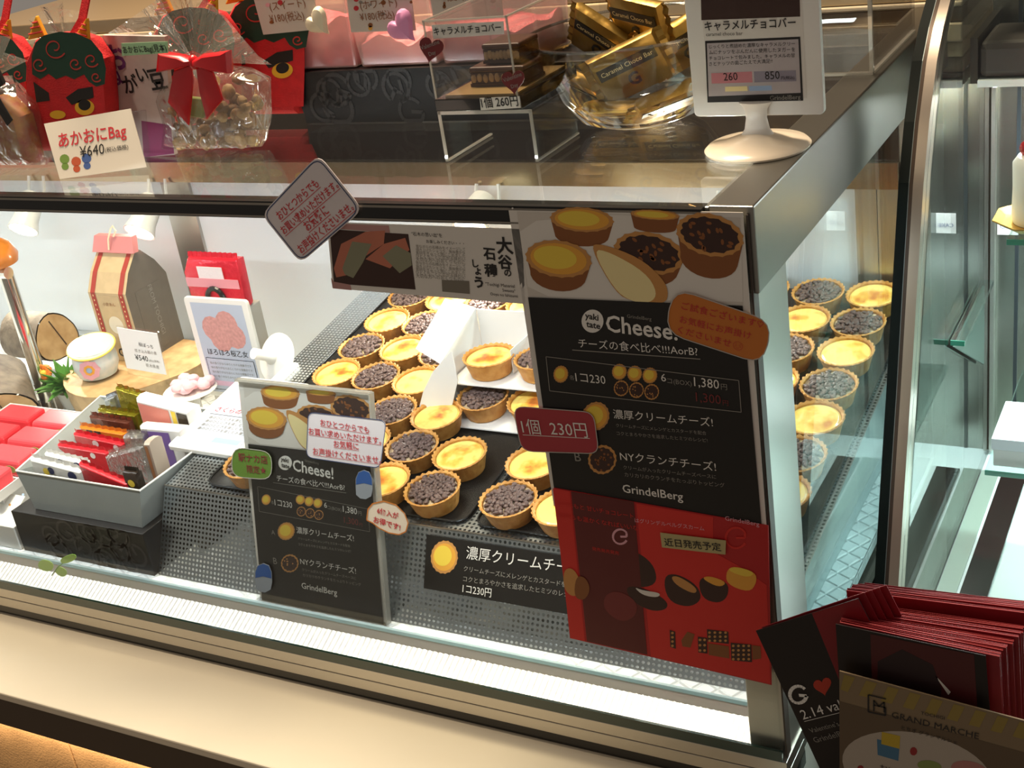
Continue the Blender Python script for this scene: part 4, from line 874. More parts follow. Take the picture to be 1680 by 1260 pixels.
def log(label, c0, c1, r, seed):
    t = thing('wood_log', label, 'log', ((c0[0]+c1[0])/2, (c0[1]+c1[1])/2, zf), 'short logs at the left of the case'); c0, c1 = V3(c0), V3(c1); d = (c1-c0).normalized()
    Q = d.to_track_quat('Z', 'Y').to_matrix().to_4x4(); Q.translation = c0; L = (c1-c0).length; rr = random.Random(seed); n = 28; w = [1+.06*math.sin(3*2*math.pi*i/n+seed)+rr.uniform(-.015, .015) for i in range(n)]
    v = [(r*w[i]*math.cos(2*math.pi*i/n), r*w[i]*math.sin(2*math.pi*i/n), z) for z in (0, L*.5, L) for i in range(n)]
    obj('bark', MB().add(v, [(k*n+i, k*n+(i+1) % n, (k+1)*n+(i+1) % n, (k+1)*n+i) for k in range(2) for i in range(n)]).xf(Q), BARK, t, smooth=True)
    for z, e in ((0, -.0008), (L, .0008)):
        obj('cut_end', MB().extrude([(r*.94*w[i]*math.cos(2*math.pi*i/n), r*.94*w[i]*math.sin(2*math.pi*i/n), z) for i in range(n)], (0, 0, e)).xf(Q), WOOD, t)
    obj('crack', MB().tube([Q @ V3((r*.1*k-r*.1, r*(.75-.3*k), L+.0012)) for k in range(5)], .0012, 5), pm('crack_dark', '#4a3626', .8), t)
log('large log with a pale cracked end in the left corner', (-1.50, .395, .078), (-1.375, .300, .062), .052, 1)
log('smaller log standing behind the chrome pole', (-1.56, .52, .105), (-1.445, .50, .115), .042, 3)
pl = thing('flower_pot', 'small artificial plant with an orange flower beside the chrome pole', 'plant', (-1.385, .44, zf))
obj('pot', MB().lathe([(.02, 0), (.026, .03), (.024, .03), (.022, .027)], 20, (-1.375, .44, zf), cap=False), pm('pot_white', '#dcdad2', .5), pl, smooth=True)
LEAF = pm('leaf_green', '#5f9a3f', .5, var=.3, vscale=60); rr = random.Random(9)
for i in range(64):
    a = rr.uniform(0, 6.28); el = rr.uniform(.15, 1.4); L = rr.uniform(.035, .072); d = V3((math.cos(a)*math.cos(el), math.sin(a)*math.cos(el), math.sin(el))); s_ = d.cross(V3((0, 0, 1))).normalized()*.008; b0 = V3((-1.372, .435, zf+.034))
    obj('leaf', MB().add([b0, b0+d*L*.5+s_+V3((0, 0, .004)), b0+d*L-V3((0, 0, .006)), b0+d*L*.5-s_+V3((0, 0, .004))], [(0, 1, 2, 3)]), LEAF, pl)
b = MB()
for i in range(16):
    a = i*.3927; b.ball((-1.402+.009*math.cos(a), .43+.004*math.sin(a)-.008, .088+.008*math.sin(a)), (.006, .005, .005), 6, 4)
obj('petals', b, pm('petal_orange', '#e07a1e', .5), pl); obj('flower_centre', MB().ball((-1.402, .418, .088), .006, 8, 6), pm('petal_yellow', '#efc23a', .5), pl)
# pink candy by the biscuit sign
pk = thing('pink_sweets', 'cluster of pale pink sugar sweets in front of the biscuit sign', 'sweets', (-1.03, .40, .115))
rr = random.Random(2); b = MB()
obj('saucer', MB().lathe([(.028, 0), (.042, .006), (.04, .008), (.02, .004)], 24, (-1.045, .385, .10)), WHITEP, pk, smooth=True)
obj('saucer_foot', MB().lathe([(.02, 0), (.012, .03), (.012, .0795)], 20, (-1.045, .385, zf)), WHITEP, pk)
for i in range(12): obj('sweet', MB().ball((-1.045+rr.uniform(-.024, .024), .385+rr.uniform(-.022, .022), .112+rr.uniform(0, .008)), (.011, .010, .007), 9, 6, jit=.08), pm('pink_sugar', '#ecb9c2', .6), pk, smooth=True)
# leaf decoration at the foot of the front glass
ld = thing('leaf_sprig', 'sprig of bright green leaves at the foot of the front glass', 'leaf decoration', (-.99, .006, .0))
for i, (px, py, a, b_2, ro) in enumerate(((112, 917, 15, 6, -20), (75, 928, 14, 9, 15), (100, 938, 11, 7, 30))):
    pts = []
    for k in range(14):
        t = 2*math.pi*k/14; x, y = a*math.cos(t)*(1-.1*math.cos(2*t)), b_2*math.sin(t); pts.append(at(px+x*math.cos(R(ro))-y*math.sin(R(ro)), py+x*math.sin(R(ro))+y*math.cos(R(ro)), Y=.006+.0006*i))
    obj('leaf', MB().extrude(pts, (0, .0005, 0)), pm('bright_leaf', '#a8dc62', .45), ld)
obj('stem', MB().tube([at(85, 944, Y=.0068), at(95, 930, Y=.0068), at(112, 918, Y=.0068)], .0007, 5), LEAF, ld)
# ------------------------------------------------------------------ goods on top of the case
ZT = .5512
def up(p, z=ZT): p = V3(p); p.z = max(p.z, z); return p
REDFAB = pm('red_felt', '#c3161c', .75, var=.15, vscale=90, bump=.3, bscale=500); GRNF = pm('green_felt', '#123a2a', .7); REDL = pm('red_line', '#b5332b', .7); YEL = pm('yellow_felt', '#d9a321', .7); BLKF = pm('black_felt', '#15110f', .7)
YO = .13
ob = thing('red_demon_bag', 'red felt gift bag with green curly hair and yellow horns', 'gift bag', at(118, 240, Y=YO), 'red felt demon bags')
ol = [(62, 246), (184, 246), (181, 170), (174, 95), (150, 62), (125, 54), (95, 54), (70, 60), (55, 95), (54, 160)]
P3 = [up(at(*p, Y=YO)) for p in ol]
obj('bag_body', MB().cushion(P3, (0, -.016, 0), .1, (0, .02, 0)), REDFAB, ob, smooth=True)
fo = V3((0, YO-.0166, 0))
face = Panel('bag_front', at(62, 240, Y=fo.y), at(182, 240, Y=fo.y)*1.0, at(62, 240, Y=fo.y)+V3((0, 0, .1)), REDFAB, .0004, parent=ob, outline=[(66, 236), (176, 236), (172, 168), (165, 96), (146, 70), (120, 62), (98, 62), (76, 67), (63, 98), (62, 160)])
face.poly('green_hair', GRNF, [(53, 122), (52, 92), (58, 70), (72, 58), (98, 52), (124, 54), (150, 66), (168, 88), (174, 112), (172, 138), (158, 142), (146, 134), (138, 122), (122, 130), (108, 124), (92, 130), (80, 121), (66, 130)][::-1])
for cx, cy, r in ((90, 78, 19), (65, 105, 13), (124, 104, 11), (150, 98, 13), (158, 126, 9)):
    face.line('red_curls', REDL, [(cx+r*(1-k/26)*math.cos(k*.36+.5), cy+r*(1-k/26)*math.sin(k*.36+.5)) for k in range(22)], .0016)
face.new(.0001).poly('black_brow', BLKF, [(108, 160), (128, 146), (152, 142), (154, 160), (118, 172)][::-1]).new().poly('black_brow', BLKF, [(55, 134), (80, 152), (82, 165), (60, 168)][::-1])
face.new().ell('yellow_eye', YEL, (139, 176), 16, 13, 0).new(.0001).ell('black_pupil', BLKF, (139, 172), 10, 9, 0); face.new().ell('yellow_eye', YEL, (95, 188), 13, 7, 0).done()
for a, b, c in (((51, 64), (64, 24), (80, 58)), ((126, 60), (147, 28), (150, 66))):
    tri = [at(*p, Y=YO) for p in (a, c, b)]
    h = obj('horn', MB().extrude([p+V3((0, -.006, 0)) for p in tri], (0, .006, 0)), YEL, ob, bevel=.0015)
    for k in (.25, .5, .72):
        l0, l1 = tri[0].lerp(tri[2], k), tri[1].lerp(tri[2], k); obj('stripe', MB().tube([l0+V3((0, -.0066, 0)), l1+V3((0, -.0066, 0))], .001, 5), REDL, h)
obj('strap', MB().add([at(*p, Y=YO+d) for p, d in (((112, 58), -.004), ((128, 56), -.004), ((128, 30), 0), ((140, 32), 0), ((138, -20), .01), ((150, -20), .01))], [(0, 1, 3, 2), (2, 3, 5, 4)]), REDFAB, ob, solid=.002)
for off, lb in (((.10, .10, 0), 'red demon bag half hidden behind the clear bag with the bow'), ((.172, .142, 0), 'red demon bag standing left of the black patterned box'), ((-.155, .03, 0), 'red demon bag cut off by the left picture edge')):
    c = copy_tree(ob); c.location = ob.location+V3(off); c['label'] = lb
CELLO = glass('cellophane', (.94, .94, .93), f0=.10, rough=.05, wrinkle=1.0, wscale=28, body='#e8e2d8', bodyfac=.10); CELLO2 = glass('cellophane_flat', (.96, .96, .95), f0=.06, rough=.04, wrinkle=.5, wscale=20)
SATR = pm('red_satin', '#c4111b', .28, coat=.2, bump=.15, bscale=60)
BEAN = pm('bean_snack', '#b99a6c', .7, var=.45, vscale=70, col2='#6b4a2c')
BEAN2 = pm('bean_snack_dark', '#7a5a38', .7, var=.4, vscale=60)
# clear bag with a red bow
YB_ = .165
cb = thing('bow_bag', 'clear cellophane bag of snacks tied with a big red satin bow', 'gift bag', at(350, 246, Y=YB_))
body = [up(at(*p, Y=YB_)) for p in ((276, 246), (430, 240), (438, 200), (436, 130), (400, 112), (320, 104), (272, 140), (266, 160), (280, 205))]
obj('cellophane_body', MB().cushion(body, (0, -.024, 0), .25, (0, .024, 0)), CELLO, cb, smooth=True)
rr = random.Random(6); b = MB()
for i in range(70):
    q = up(at(rr.uniform(292, 422), rr.uniform(125 if i % 3 else 165, 240), Y=YB_), ZT+.009); obj('snack_piece', MB().ball(q+V3((0, rr.uniform(-.012, .012), 0)), (rr.uniform(.006, .010), .006, rr.uniform(.005, .009)), 8, 5, jit=.12), BEAN if i % 3 else BEAN2, cb, smooth=True)
obj('green_sachet', MB().cushion([at(*p, Y=YB_-.018) for p in ((312, 190), (334, 194), (334, 160), (314, 158))], (0, -.003, 0)), pm('sachet_green', '#93a05a', .35), cb)
neck = at(318, 101, Y=YB_)
fan = [at(*p, Y=YB_+d) for p, d in (((168, 60), .0), ((200, 40), -.02), ((232, 18), .02), ((262, -4), -.02), ((288, -22), .02), ((316, -20), -.02), ((345, 5), .02), ((372, 30), -.02), ((398, 62), .02), ((424, 92), -.015), ((446, 106), .0))]
obj('cellophane_fan', MB().add([neck]+fan, [(0, i+1, i+2) for i in range(len(fan)-1)]), CELLO, cb)
yb = YB_-.03
def strip3(pts, mat, nm, par, th=.0012): obj(nm, MB().face([up(at(*p, Y=y)) for p, y in pts]), mat, par, solid=th)
kn = at(318, 102, Y=yb)
obj('bow_knot', MB().ball(kn, (.006, .006, .008), 10, 8), SATR, cb, smooth=True)
for pts in ([(318, 98), (300, 90), (262, 84), (259, 118), (284, 114), (318, 106)], [(318, 98), (335, 88), (378, 82), (381, 120), (352, 116), (318, 106)]):
    obj('bow_loop', MB().cushion([at(*p, Y=yb) for p in pts], (0, -.008, 0), .3), SATR, cb, smooth=True)
for pts in ([(314, 106), (286, 116), (276, 168), (310, 206), (318, 130)], [(322, 106), (350, 118), (366, 164), (340, 196), (328, 150)]):
    obj('bow_tail', MB().cushion([up(at(*p, Y=yb+.002)) for p in pts], (0, -.002, 0), .1), SATR, cb, smooth=True)
# paper packet with handwriting, magenta foot, green label
pp = Panel('bean_packet', at(182, 262, Y=.150), at(270, 262, Y=.150), at(170, 60, Y=.150), pm('pale_packet', '#b9a7a3', .6, var=.1), .006, 'pale paper packet with purple brush writing left of the bow', 'packet', outline=[(286, 254), (270, 60), (168, 58), (180, 190), (236, 258)][::-1])
INKP = pm('ink_purple', '#5c2a5e', .6)
pp.text('lettering', INKP, 'お', (180, 112), (212, 112), bold=.03).text('lettering', INKP, 'ね', (178, 140), (204, 138), bold=.02).text('lettering', INKK, 'が', (206, 152), (230, 150), bold=.02).text('lettering', INKK, 'い', (228, 134), (246, 132), bold=.02).text('lettering', INKK, '豆', (250, 146), (276, 142), bold=.02)
pp.poly('magenta_foot', pm('magenta_print', '#7c1550', .5), [(236, 258), (286, 252), (280, 205), (232, 198)]).done()
gl = Panel('sample_label', at(200, 91, Y=.128), at(276, 88, Y=.128), at(199, 71, Y=.128), pm('mint_label', '#9fc79a', .6), .0005, 'mint green handwritten label on the clear bag', 'label', outline=[(200, 92), (276, 87), (275, 68), (199, 71)])
gl.text('lettering', INKK, 'あかおにBag(見本)', (203, 87), (274, 83), bold=.01, hk=1.1).done()
# price card
pcd = Panel('bag_price_card', at(104, 303, Y=.052), at(244, 284, Y=.082), at(74, 204, Y=.075), pm('cream_card', '#d6cec0', .6), .001, 'handwritten ¥640 price card leaning in front of the demon bag', 'price card', outline=[(98, 294), (240, 274), (214, 178), (72, 203)])
pcd.text('lettering', INKR, 'あかおにBag', (97, 241), (208, 223), bold=.012, hk=1.15).text('price_lettering', INKK, '¥640', (132, 258), (172, 252), hk=1.1).text('small_print', INKK, '(税込価格)', (173, 250), (211, 244))
for cx, cy, m_, k in ((106, 265, pm('doodle_green', '#6b8a3a', .6), 0), (125, 269, pm('doodle_red', '#b5502f', .6), 1), (142, 264, pm('doodle_blue', '#3f5a94', .6), 2)):
    pcd.new().ell('printed_doodle', m_, (cx, cy-4), 8, 8, 0, 12); pcd.new().ell('printed_doodle', m_, (cx+1, cy+8), 6, 6, 0, 10)
pcd.done()
obj('clear_holder', MB().box(-.003, pcd.w+.001, -.006, pcd.h*1.0, -.004, -.0012), ACRYL, pcd.obj, local=True)
# wrapped bags with black ribbon at the far left
for cx, lb, yy in ((18, 'cellophane bag with black ribbon at the far left', .10), (118, 'cellophane bag with black ribbon behind the red demon bag', .24)):
    c = at(cx, 215 if cx < 50 else 120, Y=yy); c.z = ZT
    t = thing('ribbon_bag', lb, 'gift bag', c, 'cellophane bags with black ribbon')
    obj('contents', MB().cushion([c+V3(p) for p in ((-.03, 0, .004), (.03, 0, .004), (.033, 0, .06), (.01, 0, .085), (-.02, 0, .08))], (0, -.016, 0), .2), pm('gold_snack', '#a3762f', .45, var=.6, vscale=60, col2='#8e1a1e'), t, smooth=True)
    obj('cellophane', MB().cushion([c+V3(p) for p in ((-.04, 0, .001), (.042, 0, .001), (.044, 0, .07), (.012, 0, .105), (-.012, 0, .105), (-.04, 0, .08))], (0, -.022, 0), .25), CELLO, t, smooth=True)
    obj('gathered_top', MB().add([c+V3((0, 0, .104))]+[c+V3((.05*math.cos(R(a)), .012*(-1)**i, .104+.055*math.sin(R(a)))) for i, a in enumerate(range(15, 170, 17))], [(0, i+1, i+2) for i in range(9)]), CELLO, t)
    for s_ in (-1, 1): obj('ribbon_loop', MB().cushion([c+V3((0, -.014, .104)), c+V3((s_*.03, -.016, .118)), c+V3((s_*.034, -.016, .100)), c+V3((s_*.02, -.016, .094))], (0, -.003, 0), .2), BLKF, t)
    for s_ in (-1, 1): obj('ribbon_tail', MB().add([c+V3(p) for p in ((0, -.016, .103), (s_*.010, -.024, .09), (s_*.03, -.028, .055), (s_*.042, -.028, .062), (s_*.02, -.022, .095))], [(0, 1, 2, 3, 4)]), BLKF, t, solid=.001)
# flat cellophane skirt of the bag at far left
# black patterned box and pink tubs
gx = thing('black_gift_box', 'black box printed with grey G letters carrying the pink tubs', 'box', (-.43, .30, ZT), 'black boxes printed with G letters')
obj('box_body', MB().add([(-.617, .262, ZT), (-.24, .262, ZT), (-.24, .345, ZT), (-.617, .345, ZT), (-.625, .258, .611), (-.236, .258, .611), (-.236, .35, .611), (-.625, .35, .611)], [(0, 3, 2, 1), (4, 5, 6, 7), (0, 1, 5, 4), (1, 2, 6, 5), (2, 3, 7, 6), (3, 0, 4, 7)]), BOXK, gx, bevel=.001)
gp = Panel('front_print', (-.617, .2612, ZT), (-.242, .2612, ZT), (-.6175, .2572, .6105), BOXK, .0003, parent=gx); g_print(gp, 16, 8, .014, .019); gp.done()
TUB = glass('milky_tub', (.98, .93, .92), f0=.06, rough=.12, body='#f3dfdb', bodyfac=.35); PKC = pm('pink_sweets_fill', '#e0626c', .6, var=.35, vscale=90, bump=.5, bscale=250, sub=.1)
def tub(x0, x1, fh, label, pinkm):
    t = thing('pink_tub', label, 'tub', ((x0+x1)/2, .30, .6115), 'tubs of pink sweets')
    def ring(z, k): return [(x0-k, .264-k, z), (x1+k, .264-k, z), (x1+k, .338+k, z), (x0-k, .338+k, z)]
    q = [(0, 1, 5, 4), (1, 2, 6, 5), (2, 3, 7, 6), (3, 0, 4, 7)]
    obj('tub_wall', MB().add(ring(.612, 0)+ring(.735, .008), q+[(0, 3, 2, 1)]), TUB, t, bevel=.003)
    i = .003
    v = [(x0+i, .264+i, .614), (x1-i, .264+i, .614), (x1-i, .338-i, .614), (x0+i, .338-i, .614)]; n = 8; b = MB()
    rr = random.Random(int(x0*1000)); b.grid(lambda u, w: V3((x0+i+(x1-x0-2*i)*u, .264+i+(.074-2*i)*w, fh+.006*math.sin(u*9+x0*50)*math.cos(w*7)+rr.uniform(-.002, .002))), 14, 8)
    o_ = len(b.v); b.add(v, [(0, 3, 2, 1)])
    fr = list(range(15)); b.f.append([o_, o_+1]+fr[::-1]); bk = list(range(8*15, 9*15)); b.f.append([o_+2, o_+3]+bk); lf = [k*15 for k in range(9)]; b.f.append([o_+3, o_]+lf); rt = [k*15+14 for k in range(9)]; b.f.append([o_+1, o_+2]+rt[::-1])
    obj('pink_sweets', b, pinkm, t)
tub(-.641, -.534, .662, 'pink sweets tub behind the first ¥180 card', PKC)
tub(-.527, -.428, .640, 'pink sweets tub in the middle of the black box', pm('pale_pink_fill', '#eba2a2', .6, var=.3, vscale=90, bump=.5, bscale=250, sub=.1, col2='#d9606a'))
tub(-.420, -.305, .648, 'pink sweets tub behind the acrylic chocolate case', PKC)
CARDW = pm('speckled_card', '#cfc6bd', .6)
dotm = [INKR, INKO, INKG, PINK, INKBR]
def tubcard(ol, t1, a1, b1, t2, a2, b2, label, seed):
    p = Panel('tub_card', at(*ol[0], Y=.2535), at(*ol[1], Y=.2535), at(*ol[3], Y=.2535), CARDW, .001, label, 'price card', 'handwritten cards on the pink tubs', outline=ol)
    rr = random.Random(seed)
    for i in range(9):
        x = ol[0][0]+(ol[1][0]-ol[0][0])*rr.choice([.08, .15, .85, .93, .5, .3]); p.new().ell('printed_dot', rr.choice(dotm), (x, rr.uniform(-5, ol[1][1]-4)), rr.uniform(2, 4.5), rr.uniform(2, 4.5), 0, 10)
    if t1: p.text('lettering', INKBR, t1, a1, b1)
    if t2: p.text('price_lettering', INKBR, t2, a2, b2, hk=1.1)
    p.done()
tubcard([(432, 57), (524, 48), (512, -25), (410, -25)], '(スイート)', (444, 17), (502, 10), '¥180(税込)', (444, 37), (500, 31), 'handwritten ¥180 card with the white heart clip', 1)
tubcard([(576, 53), (682, 50), (672, -25), (566, -25)], '(ホワイト)', (592, 15), (652, 9), '¥180(税込)', (592, 34), (648, 29), 'handwritten ¥180 card with the pink heart clip', 2)
tubcard([(712, 34), (826, 28), (820, -25), (702, -25)], 'はいすくーる', (735, 2), (800, -2), None, 0, 0, 'handwritten card above the caramel choco bar label', 3)
def puffy(px, py, Y, w, mat, label, rot):
    c = at(px, py, Y=Y); pts = []
    for i in range(28):
        t = 2*math.pi*i/28; x = 16*math.sin(t)**3/16; z = (13*math.cos(t)-5*math.cos(2*t)-2*math.cos(3*t)-math.cos(4*t))/16; cr, sr = math.cos(R(rot)), math.sin(R(rot)); pts.append(c+V3(((x*cr-z*sr)*w/2, 0, (x*sr+z*cr)*w/2)))
    o = obj('heart_clip', MB().cushion(pts, (0, -.007, 0), .6, (0, .005, 0)), mat, smooth=True); tag(o, label, 'heart clip', 'puffy heart clips on the cards'); return pts
puffy(522, 36, .243, .034, pm('ivory_heart', '#ece2c6', .4), 'ivory puffy heart clip on the left ¥180 card', 40)
puffy(660, 44, .243, .038, pm('rose_heart', '#e79bcb', .4), 'pink puffy heart clip on the middle ¥180 card', 40)
# acrylic riser with the chocolate bar case
ri = thing('acrylic_riser', 'clear acrylic riser carrying the chocolate bar case', 'riser', (-.29, .17, ZT))
E_ = .0022
for nm, bxs in (('side_panel', (-.342, -.3395, .116, .205, ZT, .598)), ('side_panel', (-.2435, -.241, .116, .205, ZT, .598)), ('top_panel', (-.342, -.241, .116, .205, .598, .6008))): obj(nm, MB().box(*bxs), ACRYL, ri)
ed = MB()
for x in (-.342, -.2432): ed.box(x-.0003, x+.0026, .1148, .1162, ZT, .6005).box(x-.0003, x+.0026, .1148, .206, ZT, ZT+.0016)
ed.box(-.342, -.241, .1148, .1162, .5975, .6008)
obj('panel_edge', ed, ACRYLE, ri)
cs = thing('chocolate_bar_case', 'clear acrylic case on a black base with nut chocolate bars', 'display case', (-.296, .17, .601))
obj('black_base', MB().box(-.343, -.250, .114, .236, .6012, .6125), pm('gloss_black_base', '#0d0c0c', .15, coat=.4), cs, bevel=.0008)
obj('wood_insert', MB().box(-.335, -.258, .122, .228, .6126, .6145), pm('gold_card', '#9a7f52', .35, .4), cs)
obj('cover_front', MB().box(-.341, -.252, .1155, .1175, .6126, .684), ACRYL, cs); obj('cover_back', MB().box(-.341, -.252, .2325, .2345, .6126, .684), ACRYL, cs)
obj('cover_side', MB().box(-.341, -.339, .1176, .2324, .6126, .684), ACRYL, cs); obj('cover_side', MB().box(-.254, -.252, .1176, .2324, .6126, .684), ACRYL, cs); obj('cover_top', MB().box(-.341, -.252, .1155, .2345, .6842, .6862), ACRYL, cs)
ed = MB()
for x in (-.3415, -.2535): ed.box(x-.0005, x+.0012, .1148, .1160, .613, .6865).box(x-.0005, x+.0012, .1148, .235, .6852, .6868)
ed.box(-.342, -.252, .1146, .1160, .6852, .6868)
obj('cover_edge', ed, ACRYLE, cs)
CHB = pm('milk_chocolate', '#4a2c20', .4, var=.3, vscale=80); NUT = pm('nut_filling', '#b79a74', .6, var=.4, vscale=120)
for x0, x1, y, z, lb in ((-.322, -.262, .150, .6147, 'lower nut chocolate bar in the acrylic case'), (-.309, -.268, .158, .6345, 'upper nut chocolate bar lying across the lower one')):
    t = thing('chocolate_bar', lb, 'chocolate bar', ((x0+x1)/2, y+.02, z), 'nut chocolate bars in the acrylic case')
    obj('chocolate_top', MB().box(x0, x1, y, y+.042, z+.013, z+.0185), CHB, t, bevel=.002); obj('chocolate_bottom', MB().box(x0, x1, y, y+.042, z, z+.003), CHB, t); obj('filling', MB().box(x0+.001, x1-.001, y+.001, y+.041, z+.0031, z+.0129), CHB, t)
    rr = random.Random(int(z*1000))
    for i in range(9): obj('nut', MB().ball((x0+.004+(x1-x0-.008)*i/8, y+.0012, z+.008+rr.uniform(-.001, .001)), (.003, .0016, .0045), 7, 5, jit=.1), NUT, t, smooth=True)
l = Panel('name_label', at(710, 63, Y=.1142), at(828, 62, Y=.1142), at(708, 36, Y=.1142), PAPERW, .0004, parent=cs, outline=[(711, 64), (827, 56), (826, 35), (708, 41)]); l.text('lettering', INKK, 'キャラメルチョコバー', (713, 57), (823, 50), bold=.01, hk=1.1).done()
l = Panel('price_label', at(789, 180, Y=.113), at(855, 178, Y=.113), at(787, 160, Y=.113), PAPERW, .0004, parent=cs, outline=[(789, 181), (854, 177), (852, 158), (787, 161)]); l.text('lettering', INKK, '1個 260円', (791, 176), (851, 172), bold=.01, hk=1.15).done()
HR = pm('dark_heart', '#6d161a', .4)
for (px, py), s_, ro in (((707, 80), 20, 10), ((842, 133), 19, -6)):
    pts = []
    for i in range(26):
        t = 2*math.pi*i/26; x = math.sin(t)**3; z = -(13*math.cos(t)-5*math.cos(2*t)-2*math.cos(3*t)-math.cos(4*t))/16; cr, sr = math.cos(R(ro)), math.sin(R(ro)); pts.append((px+(x*cr-z*sr)*s_, py+(x*sr+z*cr)*s_*1.15))
    h = Panel('heart_card', at(px, py, Y=.1122), at(px+10, py, Y=.1122), at(px, py, Y=.1122)+V3((0, 0, .01)), HR, .0006, parent=cs, outline=pts); h.obj['label'] = 'dark red heart card'
    h.text('lettering', INKG, 'Valentine', (px-15, py+2), (px+15, py-9)).text('lettering', INKG, 'Day', (px-2, py+12), (px+9, py+8)).done()
# glass bowl of gold packets
bw = thing('glass_bowl', 'clear glass bowl heaped with gold chocolate bar packets', 'bowl', (-.195, .262, ZT))
BC = (-.195, .258, ZT)
obj('bowl_wall', MB().lathe([(.002, 0), (.045, .001), (.062, .008), (.080, .032), (.094, .062), (.106, .088), (.1085, .092), (.1045, .089), (.091, .063), (.077, .035), (.060, .012), (.043, .005), (.002, .0045)], 48, BC, cap=False), glass('bowl_glass', (.95, .95, .94), f0=.08), bw, smooth=True)
obj('bowl_rim', MB().tube([(BC[0]+.1072*math.cos(2*math.pi*i/48), BC[1]+.1072*math.sin(2*math.pi*i/48), BC[2]+.091) for i in range(48)], .0016, 6, closed=True), glass('rim_glass', (.85, .85, .83), f0=.25, rough=.05), bw, smooth=True)
GOLD = pm('gold_wrap', '#a8863f', .28, .75, bump=.7, bscale=55, var=.3, vscale=30); GOLDK = pm('gold_label_black', '#17120c', .4)
rr = random.Random(12)
gpk = [((-.185, .255, .060), (12, -20, 18), 'nearest the rim, tilted forward'), ((-.235, .285, .030), (50, 10, -30), 'low on the left'), ((-.160, .275, .022), (60, -10, 40), 'low on the right'), ((-.195, .325, .055), (30, 15, 70), 'in the middle at the back'), ((-.240, .315, .075), (20, 30, -10), 'high on the left'),
       ((-.150, .310, .070), (25, -25, 20), 'high on the right behind the white sign'), ((-.200, .265, .018), (72, 0, 5), 'flat on the bottom front'), ((-.190, .300, .095), (18, 8, -22), 'on top of the heap')]
for c, e, lb in gpk:
    t = thing('gold_packet', f'gold caramel bar packet {lb} in the bowl', 'packet', (c[0], c[1]-.034, ZT+c[2]), 'gold packets in the glass bowl', tuple(R(a) for a in e)); OFF[t.name] = V3()
    w, h = .036, .026
    obj('wrapper', MB().cushion([(-w, 0, -h), (w, 0, -h), (w, 0, h), (-w, 0, h)], (0, -.008, 0), .25), GOLD, t, local=True, smooth=True)
    for s_ in (-1, 1):
        obj('crimped_end', MB().add([(s_*w+s_*x, (.0012 if k % 2 else -.0012), -h+k*h/5) for x in (0, .007) for k in range(11)], [(i, i+1, 12+i, 11+i) for i in range(10)]), GOLD, t, local=True)
    p_ = obj('black_band', MB().box(-.030, .030, -.0087, -.0080, .002, .014), GOLDK, t, local=True)
    v, f, x0, x1, y0, y1 = glyphs('Caramel Choco Bar'); sc = .054/(x1-x0); obj('band_lettering', MB().add([((q[0]-x0)*sc-.027, -.0089, .006+q[1]*sc) for q in v], f), INKC, p_, local=True)
    v, f, x0, x1, y0, y1 = glyphs('G', .03); sc = .012/(x1-x0); obj('letter_print', MB().add([((q[0]-x0)*sc-.006, -.0086, -.014+q[1]*sc) for q in v], f), GOLDK, t, local=True)
# white sign on a round foot
sg = thing('caramel_bar_sign', 'white framed caramel bar sign on a round cream foot', 'sign', (-.04, .165, ZT))
sp2 = Panel('frame', (-.100, .160, .579), (.0185, .160, .579), (-.100, .160, .735), WHITEP, .007, parent=sg, round=.004, bevel=.001)
lr(sp2, 'print_ground', PAPERW, .13, .095, .88, .96); sp2.new(.00005).poly('photo', INKCH, [(1150, 0), (1312, -5), (1310, -70), (1148, -70)]).new().poly('photo_bar', pm('print_bar', '#6b3f36', .6), [(1175, -30), (1260, -40), (1262, 20), (1240, 12)]).lv = .0003
sp2.new().poly('photo', INKCH, [(1151, 33), (1313, 27), (1312, -12), (1150, -8)])
sp2.new().poly('dark_frame', INKK, [(1157, 67), (1313, 60), (1318, 165), (1161, 168)]).new(.0001).poly('text_ground', pm('print_lilac', '#b9b0b2', .6), [(1160, 71), (1310, 64), (1314, 152), (1163, 158)]).new(.0001).poly('pink_price_band', pm('print_rose', '#c9818a', .6), [(1167, 120), (1234, 117), (1235, 135), (1168, 137)]).new().poly('grey_price_band', pm('print_slate', '#8e8796', .6), [(1237, 117), (1306, 115), (1307, 133), (1238, 135)]).new().poly('blue_band', LBLUE, [(1229, 141), (1266, 140), (1267, 148), (1230, 149)]).new().poly('orange_band', INKC, [(1190, 142), (1226, 141), (1227, 149), (1190, 150)])
sp2.text('headline', INKK, 'キャラメルチョコバー', (1157, 49), (1306, 43), bold=.015, hk=1.1).text('small_print', INKK, 'caramel choco bar', (1159, 59), (1219, 57))
for i, tx in enumerate(('じっくりと煮詰めた濃厚なキャラメルクリー', 'ムにナッツをぶんだんに使用したヌガーを', 'チョコレートで包みました。キャラメルの甘', 'さとナッツの歯ごたえで大満足!!')):
    e1 = 1305 if i < 3 else 1268; sp2.text('small_print', INKK, tx, (1164, 79+9.5*i), (e1, 74+9.5*i))
sp2.text('price_lettering', INKK, '260', (1188, 132), (1211, 131), hk=1.1).text('price_lettering', INKK, '850', (1256, 130), (1280, 129), hk=1.1).text('small_print', INKK, '円(税込)', (1282, 130), (1304, 129)).text('maker_lettering', INKG, 'GrindelBerg', (1264, 164), (1314, 162)).done()
obj('stem', MB().lathe([(.020, 0), (.017, .004), (.0115, .012), (.0095, .022), (.0105, .03), (.015, .036)], 28, (-.041, .157, ZT+.005), sy=.5), WHITEP, sg, smooth=True)
